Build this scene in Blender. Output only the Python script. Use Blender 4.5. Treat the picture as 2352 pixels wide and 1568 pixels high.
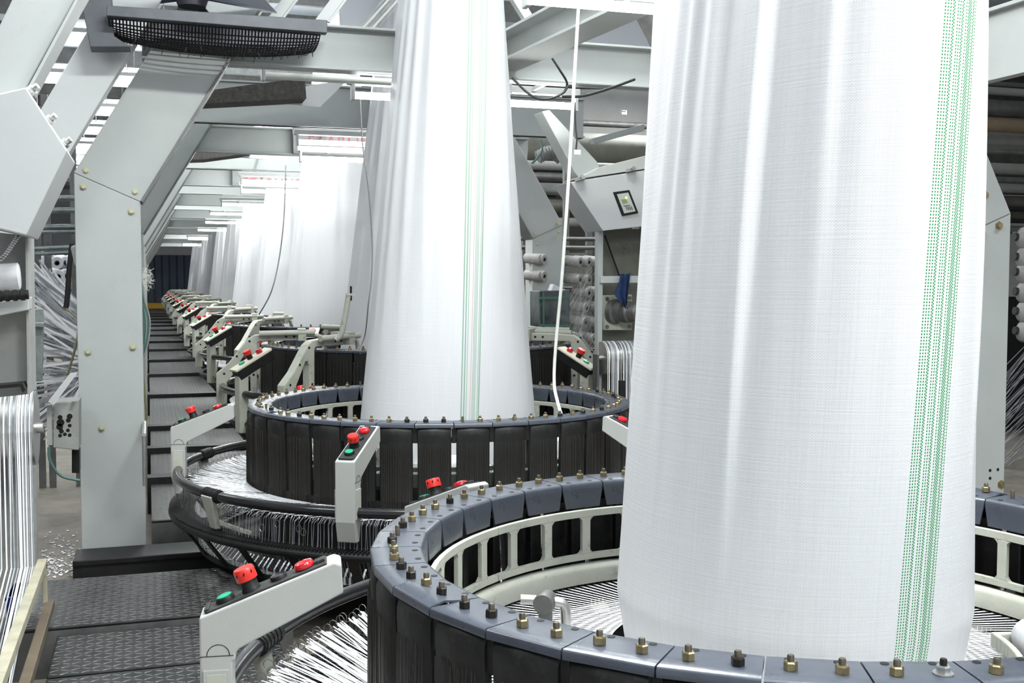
import bpy, math, random
from mathutils import Vector, Matrix
random.seed(7)
scene = bpy.context.scene
for o in list(bpy.data.objects):
    bpy.data.objects.remove(o)
PI = math.pi
R = math.radians

# ------------------------------------------------------------------ camera
CAM = Vector((-1.246, 0.0, 1.15)); YAW = R(18.03); PITCH = R(3.18); FPX = 2565.0
cam_data = bpy.data.cameras.new('camera'); cam = bpy.data.objects.new('camera', cam_data)
scene.collection.objects.link(cam)
cam.location = CAM; cam.rotation_euler = (PI / 2 - PITCH, 0, -YAW)
cam_data.sensor_width = 36; cam_data.lens = FPX / 2352 * 36
cam_data.clip_start = 0.05; cam_data.clip_end = 200
scene.camera = cam

# ------------------------------------------------------------------ view and world
scene.view_settings.view_transform = 'Standard'; scene.view_settings.look = 'None'
scene.view_settings.gamma = 1; scene.view_settings.use_curve_mapping = False
scene.view_settings.exposure = 0.92
world = bpy.data.worlds.new('world'); scene.world = world; world.use_nodes = True
bg = world.node_tree.nodes['Background']
bg.inputs[0].default_value = (0.86, 0.93, 1.0, 1); bg.inputs[1].default_value = 0.40

# area lights for unseen ceiling lamps, plus fill lights added to brighten the row
def area(name, loc, size, power, rot=(0, 0, 0), col=(0.96, 1.0, 0.98)):
    l = bpy.data.lights.new(name, 'AREA'); l.shape = 'RECTANGLE'; l.size, l.size_y = size
    l.energy = power; l.color = col
    o = bpy.data.objects.new(name, l); scene.collection.objects.link(o); o.location = loc; o.rotation_euler = rot
    # upward copy of each light, added to brighten the roof as bare tubes would
    u = l.copy(); u.energy = power * 0.6
    o2 = bpy.data.objects.new(name, u); scene.collection.objects.link(o2); o2.location = (loc[0], loc[1], loc[2] + 0.02); o2.rotation_euler = (PI, 0, 0)
    return o
area('ceiling_and_fill_light', (0.3, 0.6, 3.1), (1.3, 0.25), 55)
area('ceiling_and_fill_light', (-1.0, -0.8, 3.1), (1.3, 0.25), 30)
area('ceiling_and_fill_light', (1.3, -0.6, 3.1), (1.3, 0.25), 48)
area('ceiling_and_fill_light', (-0.5, 2.9, 3.3), (1.3, 0.2), 78)
area('ceiling_and_fill_light', (0.5, 5.2, 3.3), (1.3, 0.2), 30)
area('ceiling_and_fill_light', (3.6, 3.5, 3.3), (1.3, 0.2), 30)
area('ceiling_and_fill_light', (-3.4, 3.2, 3.4), (1.3, 0.2), 28)
area('ceiling_and_fill_light', (-3.4, 7.5, 3.4), (1.3, 0.2), 30)
area('ceiling_and_fill_light', (3.4, 9.0, 3.3), (1.3, 0.2), 30)
for k in range(3):
    area('ceiling_and_fill_light', (-0.5, 9.75 + 3.365 * k, 3.1), (1.3, 0.2), 36)  # fill lights added to brighten the fabric tubes behind the name boards
for k in range(5):
    area('ceiling_and_fill_light', (-3.2, 12.0 + 6.5 * k, 3.5), (1.3, 0.2), 45); area('ceiling_and_fill_light', (0.6, 10.8 + 6 * k, 3.4), (1.3, 0.2), 70); area('ceiling_and_fill_light', (4.5, 12.0 + 6.5 * k, 3.5), (1.3, 0.2), 40)

TUBE_STRENGTH = 15.0

# ------------------------------------------------------------------ pixel to world helpers (frame of the photograph)
FWD = Vector((math.sin(YAW), math.cos(YAW), 0)); RGT = Vector((math.cos(YAW), -math.sin(YAW), 0)); UP = Vector((0, 0, 1))
def ray(px, py):
    x = (px - 1176) / FPX; y = (784 - py) / FPX
    c, s = math.cos(PITCH), math.sin(PITCH)
    return RGT * x + FWD * (c + y * s) + UP * (y * c - s)
def at_d(px, py, d):
    r = ray(px, py); return CAM + r * (d / r.dot(FWD))
def at_x(px, py, X):
    r = ray(px, py); return CAM + r * ((X - CAM.x) / r.x)
def at_y(px, py, Y):
    r = ray(px, py); return CAM + r * ((Y - CAM.y) / r.y)
def at_z(px, py, Z):
    r = ray(px, py); return CAM + r * ((Z - CAM.z) / r.z)

# ------------------------------------------------------------------ materials
MATS = {}
def nodes_of(name):
    m = bpy.data.materials.new(name); m.use_nodes = True
    nt = m.node_tree; b = nt.nodes['Principled BSDF']
    return m, nt, b
def mat(name, col, rough=0.5, metal=0.0, var=0.0, scale=6.0, dirt=None, dirt_amt=0.0, bump=0.0, bscale=80.0, coat=0.0, spec=0.5, stretch=None, rvar=0.0):
    m, nt, b = nodes_of(name); N = nt.nodes; L = nt.links
    b.inputs['Base Color'].default_value = (*col, 1); b.inputs['Roughness'].default_value = rough
    b.inputs['Metallic'].default_value = metal; b.inputs['Coat Weight'].default_value = coat
    b.inputs['Specular IOR Level'].default_value = spec
    tc = N.new('ShaderNodeTexCoord'); src = tc.outputs['Object']
    if stretch:
        mp = N.new('ShaderNodeMapping'); mp.inputs['Scale'].default_value = stretch; L.new(src, mp.inputs[0]); src = mp.outputs[0]
    if var or dirt_amt:
        n = N.new('ShaderNodeTexNoise'); n.inputs['Scale'].default_value = scale; n.inputs['Detail'].default_value = 6; n.inputs['Roughness'].default_value = 0.65
        L.new(src, n.inputs['Vector'])
        rp = N.new('ShaderNodeValToRGB'); L.new(n.outputs[0], rp.inputs[0])
        lo = tuple(max(0, c * (1 - var)) for c in col); hi = tuple(min(1, c * (1 + var)) for c in col)
        rp.color_ramp.elements[0].position = 0.3; rp.color_ramp.elements[0].color = (*lo, 1)
        rp.color_ramp.elements[1].position = 0.7; rp.color_ramp.elements[1].color = (*hi, 1)
        out = rp.outputs[0]
        if dirt_amt:
            n2 = N.new('ShaderNodeTexNoise'); n2.inputs['Scale'].default_value = scale * 2.7; n2.inputs['Detail'].default_value = 8; n2.inputs['Roughness'].default_value = 0.75
            L.new(src, n2.inputs['Vector'])
            r2 = N.new('ShaderNodeValToRGB'); r2.color_ramp.elements[0].position = 0.56; r2.color_ramp.elements[1].position = 0.72
            r2.color_ramp.elements[0].color = (0, 0, 0, 1); r2.color_ramp.elements[1].color = (dirt_amt,) * 3 + (1,)
            L.new(n2.outputs[0], r2.inputs[0])
            mx = N.new('ShaderNodeMix'); mx.data_type = 'RGBA'
            L.new(r2.outputs[0], mx.inputs['Factor']); L.new(out, mx.inputs['A']); mx.inputs['B'].default_value = (*dirt, 1)
            out = mx.outputs['Result']
        L.new(out, b.inputs['Base Color'])
        if rvar:
            mr = N.new('ShaderNodeMapRange'); mr.inputs[1].default_value = 0.3; mr.inputs[2].default_value = 0.7
            mr.inputs[3].default_value = max(0, rough - rvar); mr.inputs[4].default_value = min(1, rough + rvar)
            L.new(n.outputs[0], mr.inputs[0]); L.new(mr.outputs[0], b.inputs['Roughness'])
    if bump:
        nb = N.new('ShaderNodeTexNoise'); nb.inputs['Scale'].default_value = bscale; nb.inputs['Detail'].default_value = 4
        L.new(src, nb.inputs['Vector'])
        bp = N.new('ShaderNodeBump'); bp.inputs['Strength'].default_value = bump; bp.inputs['Distance'].default_value = 0.002
        L.new(nb.outputs[0], bp.inputs['Height']); L.new(bp.outputs[0], b.inputs['Normal'])
    MATS[name] = m
    return m

mat('paint', (0.365, 0.382, 0.372), 0.42, var=0.05, scale=3, dirt=(0.26, 0.26, 0.22), dirt_amt=0.25, bump=0.05, bscale=150)
mat('paint_white', (0.44, 0.45, 0.448), 0.4, var=0.04, scale=4)
mat('cream', (0.40, 0.405, 0.345), 0.55, var=0.08, scale=8, dirt=(0.17, 0.15, 0.11), dirt_amt=0.75, bump=0.15, bscale=200)
mat('cream_clean', (0.37, 0.375, 0.355), 0.5, var=0.04, scale=6, bump=0.12, bscale=260)
mat('slate', (0.050, 0.057, 0.075), 0.30, var=0.16, scale=9, dirt=(0.03, 0.025, 0.02), dirt_amt=0.55, bump=0.08, bscale=120, spec=0.65, rvar=0.08)
mat('drum_black', (0.009, 0.0088, 0.0085), 0.55, var=0.5, scale=7, dirt=(0.045, 0.042, 0.037), dirt_amt=0.5, bump=0.3, bscale=60, spec=0.3)
mat('black', (0.008, 0.008, 0.008), 0.5, var=0.4, scale=20, spec=0.3)
mat('black_gloss', (0.012, 0.012, 0.013), 0.2, var=0.3, scale=10, bump=0.05)
mat('black_strip', (0.018, 0.018, 0.018), 0.55, var=0.5, scale=40, dirt=(0.14, 0.14, 0.13), dirt_amt=0.5)
mat('brass', (0.38, 0.31, 0.175), 0.34, metal=0.9, var=0.3, scale=60, dirt=(0.08, 0.06, 0.03), dirt_amt=0.7)
mat('black_nut', (0.03, 0.026, 0.022), 0.4, metal=0.6, var=0.3, scale=60)
mat('stud', (0.16, 0.14, 0.11), 0.4, metal=0.8, var=0.2, scale=80)
mat('steel', (0.50, 0.50, 0.48), 0.32, metal=0.9, var=0.15, scale=20)
mat('steel_dark', (0.14, 0.14, 0.135), 0.5, metal=0.5, var=0.3, scale=9, dirt=(0.25, 0.24, 0.21), dirt_amt=0.3)
mat('wire', (0.09, 0.08, 0.068), 0.4, metal=0.5)
mat('wire_bright', (0.28, 0.27, 0.25), 0.35, metal=0.8)
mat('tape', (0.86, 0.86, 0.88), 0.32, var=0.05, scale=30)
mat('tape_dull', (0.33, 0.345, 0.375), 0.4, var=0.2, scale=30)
mat('red', (0.62, 0.025, 0.018), 0.35, var=0.08, scale=40)
mat('red_lens', (0.50, 0.006, 0.012), 0.12, var=0.15, scale=40, coat=0.6)
mat('green', (0.005, 0.30, 0.16), 0.3, var=0.08, scale=40)
mat('concrete', (0.17, 0.15, 0.125), 0.75, var=0.35, scale=3, dirt=(0.07, 0.06, 0.05), dirt_amt=0.7, bump=0.4, bscale=30)
mat('wood_edge', (0.10, 0.075, 0.05), 0.6, var=0.3, scale=8, stretch=(1, 1, 0.1))
mat('galvanised', (0.27, 0.30, 0.29), 0.35, metal=0.75, var=0.35, scale=14, dirt=(0.2, 0.25, 0.22), dirt_amt=0.5)
mat('grey_panel', (0.27, 0.275, 0.26), 0.55, var=0.15, scale=5, dirt=(0.15, 0.14, 0.12), dirt_amt=0.6)
mat('olive_panel', (0.13, 0.13, 0.105), 0.6, var=0.25, scale=4, dirt=(0.04, 0.04, 0.03), dirt_amt=0.6)
mat('fan_steel', (0.065, 0.068, 0.078), 0.45, metal=0.3, var=0.2, scale=10)
mat('bin_metal', (0.13, 0.15, 0.145), 0.22, metal=0.85, var=0.6, scale=9, bump=0.8, bscale=10)
mat('lint', (0.045, 0.042, 0.038), 0.95, var=0.5, scale=30, bump=1.0, bscale=60)
mat('rust_bar', (0.33, 0.31, 0.23), 0.6, var=0.2, scale=10, dirt=(0.12, 0.07, 0.03), dirt_amt=0.8)
mat('blue_plastic', (0.01, 0.02, 0.25), 0.4, var=0.1)
mat('denim', (0.025, 0.06, 0.16), 0.85, var=0.3, scale=30, bump=0.6, bscale=200)
mat('cable_black', (0.015, 0.015, 0.015), 0.4, var=0.1)
mat('cable_green', (0.06, 0.13, 0.11), 0.4, var=0.2)
mat('cable_olive', (0.15, 0.15, 0.06), 0.45, var=0.2)
mat('cord_white', (0.72, 0.73, 0.68), 0.6, var=0.1)
mat('cord_grey', (0.25, 0.25, 0.24), 0.6, var=0.1)
mat('roof_sheet', (0.66, 0.72, 0.82), 0.6, var=0.06, scale=1.5)
mat('wall_dull', (0.40, 0.39, 0.37), 0.8, var=0.12, scale=1.2)
mat('wall_pale', (0.62, 0.63, 0.66), 0.8, var=0.06, scale=1.2)
mat('wall_blue', (0.075, 0.10, 0.145), 0.6, var=0.15, scale=1.5)
mat('yellow', (0.75, 0.42, 0.02), 0.5, var=0.1)
mat('cardboard', (0.22, 0.16, 0.10), 0.8, var=0.15)
mat('bobbin_core', (0.03, 0.03, 0.03), 0.6, var=0.2)
mat('bobbin_yarn', (0.62, 0.62, 0.64), 0.5, var=0.12, scale=25)
mat('sticker', (0.55, 0.50, 0.12), 0.6, var=0.2)
mat('board_grey', (0.20, 0.205, 0.205), 0.6)
mat('bobbin_grey', (0.30, 0.29, 0.28), 0.6, var=0.2, scale=25)
mat('bolt_pale', (0.42, 0.41, 0.26), 0.45, metal=0.2, var=0.2, scale=60)
mat('screen', (0.42, 0.44, 0.40), 0.3, var=0.05)
mat('lcd', (0.20, 0.25, 0.10), 0.2, var=0.05)
mat('letter_red', (0.30, 0.06, 0.08), 0.6, var=0.05)
mat('skin_pale', (0.66, 0.62, 0.5), 0.6)
mat('tube_off', (0.70, 0.72, 0.68), 0.25, var=0.03)
def emit(name, col, strength):
    m, nt, b = nodes_of(name)
    b.inputs['Base Color'].default_value = (*col, 1)
    b.inputs['Emission Color'].default_value = (*col, 1); b.inputs['Emission Strength'].default_value = strength
    MATS[name] = m
emit('tube_lit', (0.97, 1.0, 0.97), TUBE_STRENGTH)
emit('led', (0.8, 0.9, 0.1), 3.0)
emit('red_lit', (1.0, 0.05, 0.03), 4.0)

def checker_plate(name, pitch=0.030):
    m, nt, b = nodes_of(name); N = nt.nodes; L = nt.links
    def math_(op, a, bb=None):
        n = N.new('ShaderNodeMath'); n.operation = op
        for i, v in enumerate((a, bb)):
            if v is None: continue
            if isinstance(v, (int, float)): n.inputs[i].default_value = v
            else: L.new(v, n.inputs[i])
        return n.outputs[0]
    tc = N.new('ShaderNodeTexCoord'); sp = N.new('ShaderNodeSeparateXYZ'); L.new(tc.outputs['Object'], sp.inputs[0])
    X = math_('DIVIDE', sp.outputs[0], pitch); Y = math_('DIVIDE', sp.outputs[1], pitch)
    fx = math_('FLOOR', X); fy = math_('FLOOR', Y)
    par = math_('FLOORED_MODULO', math_('ADD', fx, fy), 2.0)
    lx = math_('SUBTRACT', math_('SUBTRACT', X, fx), 0.5); ly = math_('SUBTRACT', math_('SUBTRACT', Y, fy), 0.5)
    sg = math_('SUBTRACT', math_('MULTIPLY', par, 2.0), 1.0)
    lys = math_('MULTIPLY', ly, sg)
    a = math_('ADD', math_('MULTIPLY', lx, 0.87), math_('MULTIPLY', lys, 0.5))
    c = math_('SUBTRACT', math_('MULTIPLY', lys, 0.87), math_('MULTIPLY', lx, 0.5))
    e = math_('ADD', math_('POWER', math_('ABSOLUTE', math_('DIVIDE', a, 0.52)), 2.0), math_('POWER', math_('ABSOLUTE', math_('DIVIDE', c, 0.15)), 2.0))
    h = N.new('ShaderNodeMapRange'); h.inputs[1].default_value = 1.25; h.inputs[2].default_value = 0.45; L.new(e, h.inputs[0])
    bp = N.new('ShaderNodeBump'); bp.inputs['Strength'].default_value = 1.0; bp.inputs['Distance'].default_value = 0.0025
    L.new(h.outputs[0], bp.inputs['Height']); L.new(bp.outputs[0], b.inputs['Normal'])
    n = N.new('ShaderNodeTexNoise'); n.inputs['Scale'].default_value = 9; n.inputs['Detail'].default_value = 7; L.new(tc.outputs['Object'], n.inputs['Vector'])
    rp = N.new('ShaderNodeValToRGB'); rp.color_ramp.elements[0].color = (0.008, 0.008, 0.009, 1); rp.color_ramp.elements[1].color = (0.032, 0.032, 0.031, 1)
    rp.color_ramp.elements[0].position = 0.3; rp.color_ramp.elements[1].position = 0.75
    L.new(n.outputs[0], rp.inputs[0])
    mx = N.new('ShaderNodeMix'); mx.data_type = 'RGBA'; L.new(math_('MULTIPLY', h.outputs[0], 0.7), mx.inputs['Factor']); L.new(rp.outputs[0], mx.inputs['A']); mx.inputs['B'].default_value = (0.17, 0.17, 0.165, 1)
    L.new(mx.outputs['Result'], b.inputs['Base Color'])
    b.inputs['Metallic'].default_value = 0.3
    rr = N.new('ShaderNodeMapRange'); rr.inputs[3].default_value = 0.36; rr.inputs[4].default_value = 0.24; L.new(h.outputs[0], rr.inputs[0]); L.new(rr.outputs[0], b.inputs['Roughness'])
    MATS[name] = m
checker_plate('checker')

def fabric_mat(name, stripes, ncol, tint=(0.77, 0.772, 0.79), trans=0.22, coloured=None, start=0):
    """woven tape cloth: UV.x counts tapes round the tube, UV.y counts tapes up it"""
    m, nt, b = nodes_of(name); N = nt.nodes; L = nt.links
    def math_(op, a, bb=None):
        n = N.new('ShaderNodeMath'); n.operation = op
        for i, v in enumerate((a, bb)):
            if v is None: continue
            if isinstance(v, (int, float)): n.inputs[i].default_value = v
            else: L.new(v, n.inputs[i])
        return n.outputs[0]
    uv = N.new('ShaderNodeUVMap'); sp = N.new('ShaderNodeSeparateXYZ'); L.new(uv.outputs[0], sp.inputs[0])
    U, V = sp.outputs[0], sp.outputs[1]
    fu = math_('FLOOR', U); fv = math_('FLOOR', V)
    par = math_('FLOORED_MODULO', math_('ADD', fu, fv), 2.0)
    lu = math_('SUBTRACT', math_('SUBTRACT', U, fu), 0.5); lv = math_('SUBTRACT', math_('SUBTRACT', V, fv), 0.5)
    n = N.new('ShaderNodeTexNoise'); n.inputs['Scale'].default_value = 1.0; n.inputs['Detail'].default_value = 3
    mp = N.new('ShaderNodeMapping'); mp.inputs['Scale'].default_value = (0.5, 0.01, 1); L.new(uv.outputs[0], mp.inputs[0]); L.new(mp.outputs[0], n.inputs['Vector'])
    n3 = N.new('ShaderNodeTexNoise'); n3.inputs['Scale'].default_value = 1.0; n3.inputs['Detail'].default_value = 3
    mp3 = N.new('ShaderNodeMapping'); mp3.inputs['Scale'].default_value = (0.012, 0.6, 1); L.new(uv.outputs[0], mp3.inputs[0]); L.new(mp3.outputs[0], n3.inputs['Vector'])
    rp = N.new('ShaderNodeValToRGB'); L.new(n.outputs[0], rp.inputs[0])
    rp.color_ramp.elements[0].position = 0.3; rp.color_ramp.elements[0].color = (*(c * 0.955 for c in tint), 1)
    rp.color_ramp.elements[1].position = 0.7; rp.color_ramp.elements[1].color = (*tint, 1)
    col = rp.outputs[0]
    if stripes:
        for idxs, cc in ((stripes, (0.0, 0.25, 0.052)), (coloured or [], (0.62, 0.26, 0.12))):
            if not idxs: continue
            cr = N.new('ShaderNodeValToRGB'); cr.color_ramp.interpolation = 'CONSTANT'
            els = cr.color_ramp.elements
            nn = 30.0; state = 0; first = True
            els[0].position = 0; els[0].color = (0, 0, 0, 1)
            while len(els) > 1: els.remove(els[-1])
            for i in range(30):
                s = 1 if i in idxs else 0
                if i == 0:
                    els[0].color = (s, s, s, 1); state = s
                elif s != state:
                    e = els.new(i / nn); e.color = (s, s, s, 1); state = s
            t = math_('DIVIDE', math_('ADD', math_('SUBTRACT', fu, float(start)), 0.5), nn)
            L.new(t, cr.inputs[0])
            inside = math_('MULTIPLY', math_('GREATER_THAN', t, 0.0), math_('LESS_THAN', t, 1.0))
            soft = math_('MULTIPLY', math_('LESS_THAN', math_('ABSOLUTE', lu), 0.49), math_('LESS_THAN', math_('ABSOLUTE', lv), 0.49))
            f = math_('MULTIPLY', math_('MULTIPLY', cr.outputs[0], inside), math_('ADD', math_('MULTIPLY', math_('MULTIPLY', par, soft), 0.84), 0.16))
            mx = N.new('ShaderNodeMix'); mx.data_type = 'RGBA'; L.new(f, mx.inputs['Factor']); L.new(col, mx.inputs['A']); mx.inputs['B'].default_value = (*cc, 1)
            col = mx.outputs['Result']
    L.new(col, b.inputs['Base Color'])
    b.inputs['Roughness'].default_value = 0.42
    # weave relief
    wa = math_('SUBTRACT', 1.0, math_('MULTIPLY', math_('MULTIPLY', lu, lu), 3.0)); wb = math_('SUBTRACT', 1.0, math_('MULTIPLY', math_('MULTIPLY', lv, lv), 3.0))
    hh = math_('ADD', math_('MULTIPLY', par, wa), math_('MULTIPLY', math_('SUBTRACT', 1.0, par), wb))
    hh = math_('ADD', hh, math_('MULTIPLY', math_('ADD', n.outputs[0], n3.outputs[0]), 2.2))
    bp = N.new('ShaderNodeBump'); bp.inputs['Strength'].default_value = 0.22; bp.inputs['Distance'].default_value = 0.0012
    L.new(hh, bp.inputs['Height']); L.new(bp.outputs[0], b.inputs['Normal'])
    tr = N.new('ShaderNodeBsdfTranslucent'); L.new(col, tr.inputs[0]); L.new(bp.outputs[0], tr.inputs['Normal'])
    ms = N.new('ShaderNodeMixShader'); ms.inputs[0].default_value = trans
    out = N['Material Output']; L.new(b.outputs[0], ms.inputs[1]); L.new(tr.outputs[0], ms.inputs[2]); L.new(ms.outputs[0], out.inputs[0])
    MATS[name] = m

# ------------------------------------------------------------------ mesh builder
class MB:
    def __init__(self): self.v = []; self.f = []; self.mi = []; self.cur = 0; self.uv = None
    def m(self, i): self.cur = i; return self
    def add(self, vs, fs):
        o = len(self.v); self.v += [tuple(p) for p in vs]
        for f in fs: self.f.append(tuple(i + o for i in f)); self.mi.append(self.cur)
    def box(self, lo, hi, mtx=None):
        x0, y0, z0 = lo; x1, y1, z1 = hi
        vs = [Vector(p) for p in ((x0, y0, z0), (x1, y0, z0), (x1, y1, z0), (x0, y1, z0), (x0, y0, z1), (x1, y0, z1), (x1, y1, z1), (x0, y1, z1))]
        if mtx: vs = [mtx @ p for p in vs]
        self.add(vs, [(0, 3, 2, 1), (4, 5, 6, 7), (0, 1, 5, 4), (1, 2, 6, 5), (2, 3, 7, 6), (3, 0, 4, 7)])
        return self
    def cbox(self, c, s, mtx=None):
        return self.box([c[i] - s[i] / 2 for i in range(3)], [c[i] + s[i] / 2 for i in range(3)], mtx)
    def prism(self, poly, off):
        """poly: 3-D outline, off: extrusion vector"""
        n = len(poly); p = [Vector(q) for q in poly]; off = Vector(off)
        self.add(p + [q + off for q in p], [tuple(range(n))[::-1], tuple(range(n, 2 * n))] + [(i, (i + 1) % n, n + (i + 1) % n, n + i) for i in range(n)])
        return self
    def tube(self, path, r, n=8, closed=False, cap=True, ry=None):
        path = [Vector(p) for p in path]; k = len(path); rings = []
        prev = None
        for i, p in enumerate(path):
            if closed: t = path[(i + 1) % k] - path[i - 1]
            else: t = path[min(i + 1, k - 1)] - path[max(i - 1, 0)]
            t.normalize()
            if prev is None:
                a = Vector((0, 0, 1)) if abs(t.z) < 0.9 else Vector((1, 0, 0))
            else: a = prev
            a = (a - t * a.dot(t)).normalized(); b = t.cross(a); prev = a
            rr = r[i] if isinstance(r, (list, tuple)) else r
            rings.append([p + (a * math.cos(2 * PI * j / n) + b * math.sin(2 * PI * j / n) ) * rr for j in range(n)])
        vs = [q for g in rings for q in g]; fs = []
        for i in range(k if closed else k - 1):
            i2 = (i + 1) % k
            for j in range(n):
                fs.append((i * n + j, i * n + (j + 1) % n, i2 * n + (j + 1) % n, i2 * n + j))
        if cap and not closed:
            fs.append(tuple(range(n))[::-1]); fs.append(tuple((k - 1) * n + j for j in range(n)))
        self.add(vs, fs); return self
    def bar(self, a, b, w, h, up=(0, 0, 1)):
        a, b, up = Vector(a), Vector(b), Vector(up); t = (b - a).normalized(); s = t.cross(up).normalized(); u = s.cross(t)
        vs = [p + s * (w / 2 * i) + u * (h / 2 * j) for p in (a, b) for i, j in ((-1, -1), (1, -1), (1, 1), (-1, 1))]
        self.add(vs, [(0, 1, 2, 3)[::-1], (4, 5, 6, 7), (0, 1, 5, 4), (1, 2, 6, 5), (2, 3, 7, 6), (3, 0, 4, 7)][:])
        return self
    def lathe(self, prof, n=48, a0=0.0, a1=2 * PI, c=(0, 0, 0), closed_prof=False):
        full = abs(a1 - a0 - 2 * PI) < 1e-6; k = len(prof); m_ = n if full else n + 1
        vs = []
        for i in range(m_):
            a = a0 + (a1 - a0) * i / n
            for r, z in prof: vs.append((c[0] + r * math.cos(a), c[1] + r * math.sin(a), c[2] + z))
        fs = []
        kk = k if closed_prof else k - 1
        for i in range(n):
            i2 = (i + 1) % m_
            for j in range(kk):
                j2 = (j + 1) % k
                fs.append((i * k + j, i2 * k + j, i2 * k + j2, i * k + j2))
        if not full and closed_prof:
            fs.append(tuple(range(k))); fs.append(tuple((m_ - 1) * k + j for j in range(k))[::-1])
        self.add(vs, fs); return self
    def axial(self, base, axis, prof, n=20):
        """lathe about an arbitrary axis: prof = [(radius, distance along axis)], caps where radius is 0"""
        base = Vector(base); t = Vector(axis).normalized()
        a = Vector((0, 0, 1)) if abs(t.z) < 0.9 else Vector((1, 0, 0)); a = (a - t * a.dot(t)).normalized(); b = t.cross(a)
        vs = []; k = len(prof)
        for i in range(n):
            c, s = math.cos(2 * PI * i / n), math.sin(2 * PI * i / n)
            for r, z in prof: vs.append(base + t * z + (a * c + b * s) * r)
        fs = []
        for i in range(n):
            i2 = (i + 1) % n
            for j in range(k - 1): fs.append((i * k + j, i2 * k + j, i2 * k + j + 1, i * k + j + 1))
        self.add(vs, fs); return self
    def ribbon(self, pts, w, side):
        pts = [Vector(p) for p in pts]; side = Vector(side).normalized() * (w / 2)
        vs = []
        for p in pts: vs += [p - side, p + side]
        self.add(vs, [(2 * i, 2 * i + 1, 2 * i + 3, 2 * i + 2) for i in range(len(pts) - 1)]); return self
    def build(self, name, mats, parent=None, smooth=None, bevel=None, loc=None, rz=None):
        me = bpy.data.meshes.new(name); me.from_pydata(self.v, [], self.f)
        if isinstance(mats, str): mats = [mats]
        for mm in mats: me.materials.append(MATS[mm])
        me.polygons.foreach_set('material_index', self.mi)
        if self.uv:
            l = me.uv_layers.new(name='UVMap'); flat = [c for uvp in self.uv for c in uvp]; l.data.foreach_set('uv', flat)
        me.validate(); me.update()
        if smooth is not None:
            me.polygons.foreach_set('use_smooth', [True] * len(me.polygons))
            if smooth < 179: me.set_sharp_from_angle(angle=R(smooth))
        o = bpy.data.objects.new(name, me); scene.collection.objects.link(o)
        if parent: o.parent = parent
        if loc is not None: o.location = loc
        if rz is not None: o.rotation_euler = (0, 0, rz)
        if bevel:
            b = o.modifiers.new('edge', 'BEVEL'); b.width = bevel; b.segments = 2; b.limit_method = 'ANGLE'; b.angle_limit = R(40)
        return o
def tag(o, label=None, cat=None, group=None, kind=None):
    if label: o['label'] = label
    if cat: o['category'] = cat
    if group: o['group'] = group
    if kind: o['kind'] = kind
    return o
def empty(name, loc=(0, 0, 0), rz=0, label=None, cat=None, group=None):
    o = bpy.data.objects.new(name, None); scene.collection.objects.link(o); o.location = loc; o.rotation_euler = (0, 0, rz)
    o.empty_display_size = 0.1
    return tag(o, label, cat, group)
def dup(o, parent=None, skip=()):
    c = o.copy(); scene.collection.objects.link(c); c.parent = parent
    for ch in list(o.children):
        if ch.name.split('.')[0] not in skip: dup(ch, c, skip)
    return c
def again(o, parent, rz=None, loc=None):
    c = o.copy(); scene.collection.objects.link(c); c.parent = parent
    if rz is not None: c.rotation_euler = (0, 0, rz)
    if loc is not None: c.location = loc
    return c
def pol(r, a, z): return (r * math.cos(a), r * math.sin(a), z)
def catmull(pts, k=8):
    pts = [Vector(p) for p in pts]; out = []
    P = [pts[0]] + pts + [pts[-1]]
    for i in range(1, len(P) - 2):
        for j in range(k):
            t = j / k; a, b, c, d = P[i - 1], P[i], P[i + 1], P[i + 2]
            out.append(0.5 * ((2 * b) + (c - a) * t + (2 * a - 5 * b + 4 * c - d) * t * t + (3 * b - a - 3 * c + d) * t ** 3))
    out.append(pts[-1]); return out

# ------------------------------------------------------------------ the hall
FL = -0.17      # concrete level, the walkway plates stand at 0
m = MB(); m.box((-12, -4, FL - 0.1), (14, 46, FL)); tag(m.build('floor', 'concrete'), kind='structure')
m = MB(); m.box((-12, -4, 4.6), (14, 46, 4.7)); tag(m.build('ceiling', 'roof_sheet'), kind='structure')
m = MB()
for i in range(28): m.box((-12, 1.0 + i * 1.55, 4.36), (14, 1.07 + i * 1.55, 4.6))
tag(m.build('trim_1', 'steel_dark'), kind='structure')
m = MB(); m.box((-12.2, -4, FL), (-12, 46, 4.7)); tag(m.build('wall_left', 'wall_pale'), kind='structure')
m = MB(); m.box((14, -4, FL), (14.2, 46, 4.7)); tag(m.build('wall_right', 'wall_dull'), kind='structure')
m = MB(); m.box((-12, 46, FL), (14, 46.2, 4.7)); tag(m.build('wall_back', 'wall_pale'), kind='structure')
# dark blue corrugated cladding on the end wall, with its yellow foot rail
m = MB(); pts = []
x = -6.0; k = 0
while x < 6.0:
    pts += [(x, 45.9 if k % 2 == 0 else 45.8, 0), (x + 0.2, 45.9 if k % 2 == 0 else 45.8, 0)]
    x += 0.28; k += 1
vs = [(p[0], p[1], z) for z in (0.25, 2.1) for p in pts]; n_ = len(pts)
m.add(vs, [(i, i + 1, n_ + i + 1, n_ + i) for i in range(n_ - 1)])
tag(m.build('trim_2', 'wall_blue'), kind='structure')
m = MB(); m.box((-6, 45.5, 0.02), (6, 45.75, 0.24))
tag(m.build('foot_rail', 'yellow'), 'yellow floor rail in front of the dark corrugated end wall', 'rail')

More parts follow.
